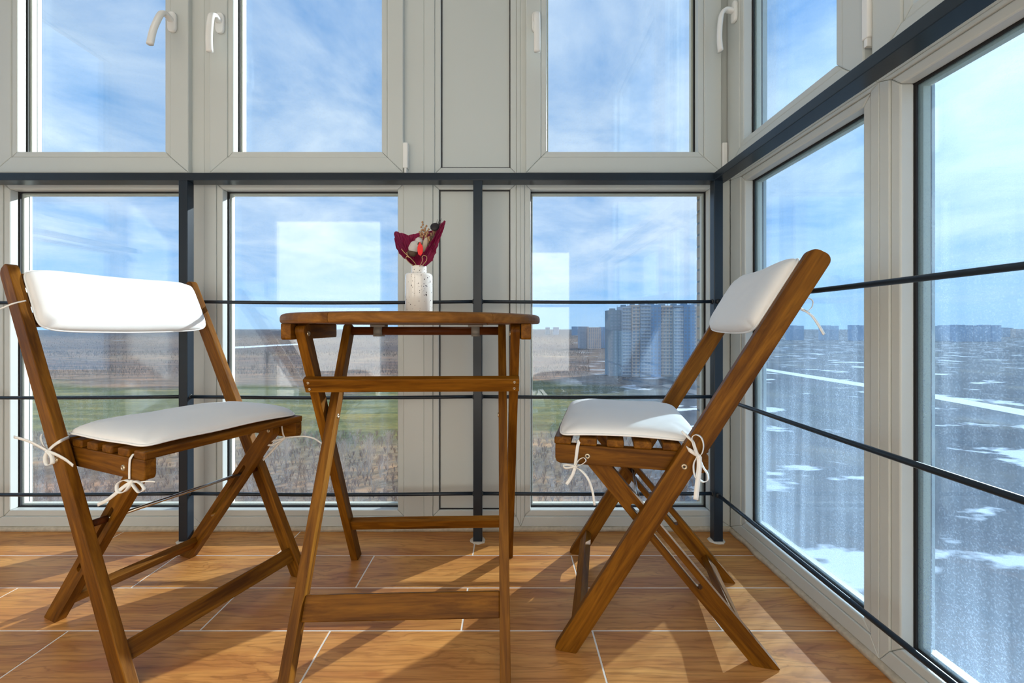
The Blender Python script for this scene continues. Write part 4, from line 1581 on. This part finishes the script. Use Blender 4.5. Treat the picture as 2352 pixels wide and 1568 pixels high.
def ground_mat():
    m, t, b, o = new_mat('winter_fields')
    g = N(t, 'ShaderNodeNewGeometry')
    sx = N(t, 'ShaderNodeSeparateXYZ')
    t.links.new(g.outputs['Position'], sx.inputs[0])

    def nz(scale, detail=4, rough=0.55, vec=None):
        n = N(t, 'ShaderNodeTexNoise')
        n.inputs['Scale'].default_value = scale
        n.inputs['Detail'].default_value = detail
        n.inputs['Roughness'].default_value = rough
        t.links.new(vec or g.outputs['Position'], n.inputs['Vector'])
        return n.outputs[0]
    wob = mathn(t, 'ADD', mathn(t, 'MULTIPLY', mathn(t, 'SUBTRACT', nz(0.006, 3), 0.5), 0.9), 1.0)
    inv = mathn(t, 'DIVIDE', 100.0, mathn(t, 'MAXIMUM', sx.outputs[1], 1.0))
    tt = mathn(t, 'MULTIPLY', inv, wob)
    land = ramp(t, [(0.0, (0.11, 0.13, 0.16)), (0.035, (0.085, 0.092, 0.11)), (0.075, (0.20, 0.16, 0.135)), (0.12, (0.115, 0.098, 0.10)),  # far stops bluish: distance haze put into the colour
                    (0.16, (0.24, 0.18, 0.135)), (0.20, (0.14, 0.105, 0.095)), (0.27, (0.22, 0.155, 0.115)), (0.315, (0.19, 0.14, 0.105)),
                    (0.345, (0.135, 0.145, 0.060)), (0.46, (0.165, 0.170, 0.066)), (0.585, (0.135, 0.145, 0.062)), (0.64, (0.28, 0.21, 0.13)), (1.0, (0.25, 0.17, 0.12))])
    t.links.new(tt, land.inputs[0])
    mp = N(t, 'ShaderNodeMapping')
    mp.inputs['Scale'].default_value = (0.02, 0.09, 1)
    t.links.new(g.outputs['Position'], mp.inputs[0])
    patch = nz(1.0, 6, 0.62, mp.outputs[0])
    pr = ramp(t, [(0.35, (0.62, 0.62, 0.62)), (0.5, (1.0, 1.0, 1.0)), (0.62, (1.9, 1.5, 1.2))])
    t.links.new(patch, pr.inputs[0])
    c = mixc(t, 0.85, land.outputs[0], pr.outputs[0], 'MULTIPLY')
    fr = ramp(t, [(0.3, (0.6, 0.6, 0.6)), (0.7, (1.35, 1.3, 1.25))])
    t.links.new(nz(0.35, 6, 0.7), fr.inputs[0])
    c = mixc(t, 0.8, c, fr.outputs[0], 'MULTIPLY')
    # dark steppe to the right, with blue glare put into its colour
    rt = N(t, 'ShaderNodeMapRange')
    rt.inputs['From Min'].default_value = 0.12
    rt.inputs['From Max'].default_value = 0.40
    t.links.new(mathn(t, 'DIVIDE', sx.outputs[0], mathn(t, 'MAXIMUM', sx.outputs[1], 1.0)), rt.inputs['Value'])
    dk = ramp(t, [(0.3, (0.075, 0.085, 0.105)), (0.55, (0.135, 0.14, 0.15)), (0.75, (0.25, 0.23, 0.19))])
    t.links.new(nz(0.02, 6, 0.6), dk.inputs[0])
    c = mixc(t, rt.outputs[0], c, dk.outputs[0])
    # snow left in hollows, mostly on the right
    mp2 = N(t, 'ShaderNodeMapping')
    mp2.inputs['Scale'].default_value = (0.028, 0.05, 1)
    mp2.inputs['Location'].default_value = (3.0, 1.0, 0)
    t.links.new(g.outputs['Position'], mp2.inputs[0])
    sn = ramp(t, [(0.592, (0, 0, 0)), (0.628, (1, 1, 1))])
    t.links.new(nz(1.0, 5, 0.55, mp2.outputs[0]), sn.inputs[0])
    sf = mathn(t, 'MULTIPLY', sn.outputs[0], mathn(t, 'ADD', mathn(t, 'MULTIPLY', rt.outputs[0], 0.96), 0.0))
    c = mixc(t, sf, c, (0.80, 0.83, 0.88))
    # specks of roofs and snow far out
    mp3 = N(t, 'ShaderNodeMapping')
    mp3.inputs['Scale'].default_value = (0.035, 0.010, 1)
    t.links.new(g.outputs['Position'], mp3.inputs[0])
    sp = ramp(t, [(0.68, (0, 0, 0)), (0.71, (1, 1, 1))])
    t.links.new(nz(1.0, 2, 0.5, mp3.outputs[0]), sp.inputs[0])
    fz = ramp(t, [(0.0, (0.5, 0.5, 0.5)), (0.07, (1, 1, 1)), (0.10, (0, 0, 0))])
    t.links.new(inv, fz.inputs[0])
    c = mixc(t, mathn(t, 'MULTIPLY', sp.outputs[0], fz.outputs[0]), c, (0.55, 0.58, 0.62))
    t.links.new(c, b.inputs['Base Color'])
    b.inputs['Roughness'].default_value = 1.0
    b.inputs['Specular IOR Level'].default_value = 0.0
    return m


M['ground'] = ground_mat()
gr = obj_py('ground', [(-9000, -400, GZ), (9000, -400, GZ), (9000, 12000, GZ), (-9000, 12000, GZ)], [(0, 1, 2, 3)], M['ground'])
tag(gr, 'open winter fields far below, brown grass, green strips and snow', 'ground', kind='structure')
M['snow_road'] = plain('snowy_road', (0.66, 0.68, 0.70), 0.9, bump=0, var=0.25, bscale=0.05)
M['asphalt'] = plain('wet_asphalt', (0.05, 0.06, 0.08), 0.7)


def road(name, left, right, mat, label, z=0.15):
    L_ = [gp(*p) for p in left]
    R_ = [gp(*p) for p in right]
    v, f = [], []
    for a, b in zip(L_, R_):
        v += [a + Vector((0, 0, z)), b + Vector((0, 0, z)), a - Vector((0, 0, 0.3)), b - Vector((0, 0, 0.3))]
    for i in range(len(L_) - 1):
        k = 4 * i
        f += [(k, k + 1, k + 5, k + 4), (k, k + 4, k + 6, k + 2), (k + 1, k + 3, k + 7, k + 5)]
    o = obj_py(name, v, f, mat)
    return tag(o, label, 'road')


road('road', [(1700, 837), (1850, 860), (2050, 890), (2200, 915), (2420, 953)], [(1700, 841), (1850, 867), (2050, 899), (2200, 926), (2420, 968)], M['snow_road'],
     'bright snowy road crossing the fields beyond the side windows')
road('road', [(470, 799), (560, 795), (640, 791), (720, 787.5)], [(470, 803.5), (560, 799), (640, 794), (720, 790)], M['snow_road'],
     'thin pale road across the brown fields behind the left chair')
road('road', [(1430, 869), (1520, 880), (1600, 897), (1700, 925)], [(1430, 872), (1520, 887), (1600, 907), (1700, 940)], M['asphalt'],
     'dark road running past the foot of the tower block')

# tower block; render colours and glass lightened to stand in for distance haze
M['tower_cream'] = plain('pinkish_render', (0.72, 0.56, 0.47), 0.9)
M['tower_grey'] = plain('grey_blue_render', (0.42, 0.48, 0.56), 0.9)
M['tower_blue'] = plain('blue_render', (0.28, 0.42, 0.60), 0.9)
M['tower_slate'] = plain('slate_render', (0.24, 0.32, 0.38), 0.9)
M['tower_glass'] = plain('tower_window', (0.32, 0.38, 0.46), 0.25)
M['tower_trim'] = plain('tower_trim', (0.60, 0.58, 0.55), 0.9)
TD = 345.0
tw = empty('tower_block', ((1525 - CX) / F * TD, TD, GZ))
tag(tw, 'long high-rise apartment block of many bays seen behind the right chair', 'building')


def facade(parent, x0, x1, y0, y1, ztop, mat, floors, cols, wmat, org, balcony=False):
    s = box('section', Vector(((x0 + x1) / 2, (y0 + y1) / 2, (ztop + GZ) / 2)) - org, (x1 - x0, y1 - y0, ztop - GZ), mat, parent)
    fh = (ztop - GZ - 3) / floors
    cw = (x1 - x0) / cols
    v, f = [], []
    for k in range(floors):
        for c in range(cols):
            xa, xb = x0 + cw * (c + 0.24), x0 + cw * (c + 0.76)
            za, zb = GZ + 1.6 + fh * (k + 0.26), GZ + 1.6 + fh * (k + 0.82)
            n = len(v)
            ya, yb = y0 - 0.10, y0 + 0.2
            v += [Vector(p) - s.location - org for p in ((xa, ya, za), (xb, ya, za), (xb, ya, zb), (xa, ya, zb), (xa, yb, za), (xb, yb, za), (xb, yb, zb), (xa, yb, zb))]
            f += [(n, n + 1, n + 2, n + 3), (n, n + 4, n + 5, n + 1), (n + 3, n + 2, n + 6, n + 7), (n, n + 3, n + 7, n + 4), (n + 1, n + 5, n + 6, n + 2)]
    o = obj_py('window_grid', v, f, wmat, s)
    o['kind'] = 'stuff'
    if balcony:
        v, f = [], []
        for k in range(floors + 1):
            za = GZ + 1.6 + fh * k - 0.25
            n = len(v)
            xa, xb, ya, yb, zb = x0 + 0.2, x1 - 0.2, y0 - 0.9, y0, za + 0.5
            v += [Vector(p) - s.location - org for p in ((xa, ya, za), (xb, ya, za), (xb, ya, zb), (xa, ya, zb), (xa, yb, za), (xb, yb, za), (xb, yb, zb), (xa, yb, zb))]
            f += [(n, n + 1, n + 2, n + 3), (n, n + 4, n + 5, n + 1), (n + 3, n + 2, n + 6, n + 7), (n, n + 3, n + 7, n + 4), (n + 1, n + 5, n + 6, n + 2)]
        o = obj_py('balcony_slabs', v, f, M['tower_trim'], s)
        o['kind'] = 'stuff'
    return s


secs = [(1405, 1431, 711, 'tower_slate', 3, 6), (1431, 1452, 703, 'tower_grey', 3, 2), (1452, 1470, 700, 'tower_cream', 2, 0), (1470, 1493, 699, 'tower_grey', 3, -2), (1493, 1518, 699.5, 'tower_blue', 3, 0),
        (1518, 1548, 701, 'tower_cream', 4, 3), (1548, 1570, 701, 'tower_grey', 3, 0), (1570, 1594, 699, 'tower_blue', 3, -1), (1594, 1640, 700, 'tower_cream', 5, 2), (1640, 1662, 700, 'tower_grey', 3, 4)]
for (p0, p1, pt, mt, cols, dy) in secs:
    x0, x1 = (p0 - CX) / F * TD, (p1 - CX) / F * TD
    zt = H + (CY - pt) / F * TD
    s = facade(tw, x0, x1, TD + dy, TD + 18 + dy, zt, M[mt], 20, cols, M['tower_glass'], tw.location, balcony=(mt in ('tower_cream', 'tower_grey')))
    # lift house and mast on the roof
    b = box('roof_house', (0, 2, (zt - GZ) / 2 + 0.9), ((x1 - x0) * 0.45, 5, 1.8), M['tower_slate'], s)
    if cols >= 3:
        box('mast', ((x1 - x0) * 0.3, -4, (zt - GZ) / 2 + 2.0), (0.25, 0.25, 4.0), M['tower_slate'], s)

# far housing blocks on the horizon
far = [(1331, 1352, 749.5, 820, 'tower_grey', 'grey far apartment block just left of the tower, beside the table edge'),
       (1352, 1380, 751.5, 800, 'tower_cream', 'cream far apartment block left of the tower'),
       (1380, 1404, 750.5, 840, 'tower_blue', 'blue far apartment block touching the left edge of the tower'),
       (1253, 1263, 751.5, 2600, 'tower_slate', 'leftmost tiny block on the horizon above the right chair seat'),
       (1271, 1284, 751.2, 2500, 'tower_grey', 'second tiny block on the horizon above the right chair seat'),
       (1314, 1327, 749.5, 2300, 'tower_blue', 'tiny pale blue block on the horizon left of the grey block'),
       (1745, 1775, 746, 1450, 'tower_grey', 'far apartment block behind the leaning leg of the right chair'),
       (1812, 1848, 747, 1400, 'tower_blue', 'far apartment block right of the chair leg in the first side window'),
       (1889, 1928, 747, 1400, 'tower_grey', 'middle far apartment block in the first side window'),
       (1957, 1990, 746, 1350, 'tower_blue', 'far apartment block at the right edge of the first side window'),
       (2095, 2190, 746.5, 1300, 'tower_grey', 'wide far housing block left in the second side window'),
       (2196, 2300, 745.5, 1250, 'tower_blue', 'widest far housing block in the middle of the second side window'),
       (2304, 2330, 752, 1900, 'tower_grey', 'low distant block right of the widest housing block'),
       (2333, 2365, 755, 1700, 'tower_cream', 'low distant block at the right picture edge')]
for (p0, p1, pt, D, mt, lab) in far:
    x0, x1 = (p0 - CX) / F * D, (p1 - CX) / F * D
    zt = H + (CY - pt) / F * D
    root = empty('apartment_block', ((x0 + x1) / 2, D, GZ))
    tag(root, lab, 'building', 'far housing blocks on the horizon')
    k = max(1, round((x1 - x0) / 30))
    for i in range(k):
        a, b = x0 + (x1 - x0) * i / k, x0 + (x1 - x0) * (i + 1) / k
        facade(root, a, b, D + (i % 2) * 3, D + 18, zt - (i % 3) * 1.2, M[mt], 14, 6, M['tower_glass'], root.location)


# thicket of bare shrubs below
M['twig'] = plain('dry_twigs', (0.33, 0.225, 0.16), 0.9)
M['twig_pale'] = plain('pale_twigs', (0.58, 0.49, 0.40), 0.9)
M['bark'] = plain('grey_bark', (0.17, 0.13, 0.115), 0.9)


def shrub(v, f, p, hgt, n, rng, wd):
    for i in range(n):
        a = rng.uniform(0, 2 * math.pi)
        lean = rng.uniform(0.1, 0.75)
        l = hgt * rng.uniform(0.55, 1.0)
        tip = p + Vector((math.cos(a) * lean * l * 0.7, math.sin(a) * lean * l * 0.7, l))
        mid = p.lerp(tip, 0.55) + Vector((rng.uniform(-.1, .1), 0, 0.12)) * hgt
        w = wd
        k = len(v)
        v += [p + Vector((-w, 0, 0)), p + Vector((w, 0, 0)), mid + Vector((-w * .6, 0, 0)), mid + Vector((w * .6, 0, 0)), tip,
              mid + Vector((math.cos(a + 1.2) * l * .25, 0, l * .28)), mid + Vector((math.cos(a - 1.1) * l * .2, 0, l * .3))]
        f += [(k, k + 1, k + 3, k + 2), (k + 2, k + 3, k + 4), (k + 2, k + 3, k + 5), (k + 2, k + 3, k + 6)]


rng = random.Random(3)
for mt, cnt, nm, lab in (('twig', 3400, 'shrub_thicket', 'brown thicket of bare shrubs on the slope under the windows'), ('twig_pale', 240, 'pale_shrubs', 'scattered pale bare shrubs rising out of the brown thicket')):
    v, f = [], []
    for i in range(cnt):
        Y = 80 + 78 * rng.random() ** 1.15
        X = Y * rng.uniform(-1.28, 0.62)
        hg = rng.uniform(1.2, 3.0) if mt == 'twig' else rng.uniform(3.0, 6.5)
        shrub(v, f, Vector((X, Y, GZ)), hg, 12 if mt == 'twig' else 20, rng, 0.035 if mt == 'twig' else 0.03)
    o = obj_py(nm, v, f, M[mt])
    tag(o, lab, 'shrubs', kind='stuff')
# belts of bare woodland farther out
v, f = [], []
for i in range(11000):
    Y = 330 * (2200 / 330) ** rng.random()
    Y = rng.choice((Y, Y, rng.uniform(360, 430), rng.uniform(600, 720)))
    X = Y * rng.uniform(-1.3, 0.2)
    shrub(v, f, Vector((X, Y, GZ)), rng.uniform(1.5, 4.5), 4, rng, 0.05 * Y / 400)
o = obj_py('bare_woodland', v, f, M['bark'])
tag(o, 'belts of bare woodland across the brown fields', 'woodland', kind='stuff')
for (px_, pb, hp, lab) in ((612, 846, 44, 'lone bare tree in the brown belt between the left chair and the table'),
                           (600, 1085, 95, 'pale bare tree low in the thicket under the left chair seat'),
                           (655, 1075, 80, 'pale bare tree between the left chair leg and the table leg'),
                           (845, 1100, 110, 'large pale bare tree right of the crossed table legs'),
                           (785, 1090, 90, 'pale bare tree just right of the left table legs'),
                           (890, 1050, 70, 'pale bare tree next to the white window post')):
    p = gp(px_, pb)
    D = p.y
    hg = hp * D / F
    root = empty('bare_tree', p)
    tag(root, lab, 'tree', 'single bare trees below the window')
    rr = random.Random(px_)
    tube('trunk', [(0, 0, 0), (hg * .03, 0, hg * .3), (hg * .02, hg * .02, hg * .62)], hg * 0.014, M['bark'] if pb < 900 else M['twig_pale'], root, 6, scale=lambda s: 1 - .55 * s)
    v, f = [], []
    for q in range(5):
        shrub(v, f, Vector((hg * .025, 0, hg * (.12 + .12 * q))), hg * (0.86 - .12 * q), 14, rr, hg * 0.0035)
    obj_py('branches', v, f, M['bark'] if pb < 900 else M['twig_pale'], root)

# brick pier outside the corner
M['brick'] = plain('yellow_brick', (0.36, 0.25, 0.15), 0.9, bump=0.3, bscale=120, var=0.2)
M['brick_joint'] = plain('brick_mortar', (0.12, 0.11, 0.10), 0.9)
pr = box('wall_corner_pier', (0.772, 1.530, 1.2), (0.118, 0.058, 2.6), M['brick_joint'])
tag(pr, 'slim brick pier outside the corner of the glazing', 'pier', kind='structure')
bme = bpy.data.meshes.new('brick')
bm = bmesh.new()
bm_box(bm, (0, 0, 0), (0.1205, 0.0605, 0.0375))
bevel_all(bm, 0.002, 1)
bm.to_mesh(bme)
bm.free()
bme.materials.append(M['brick'])
for k in range(58):
    o = bpy.data.objects.new('brick', bme)
    o.location = (0, 0, -1.27 + k * 0.0435)
    link(o, pr)
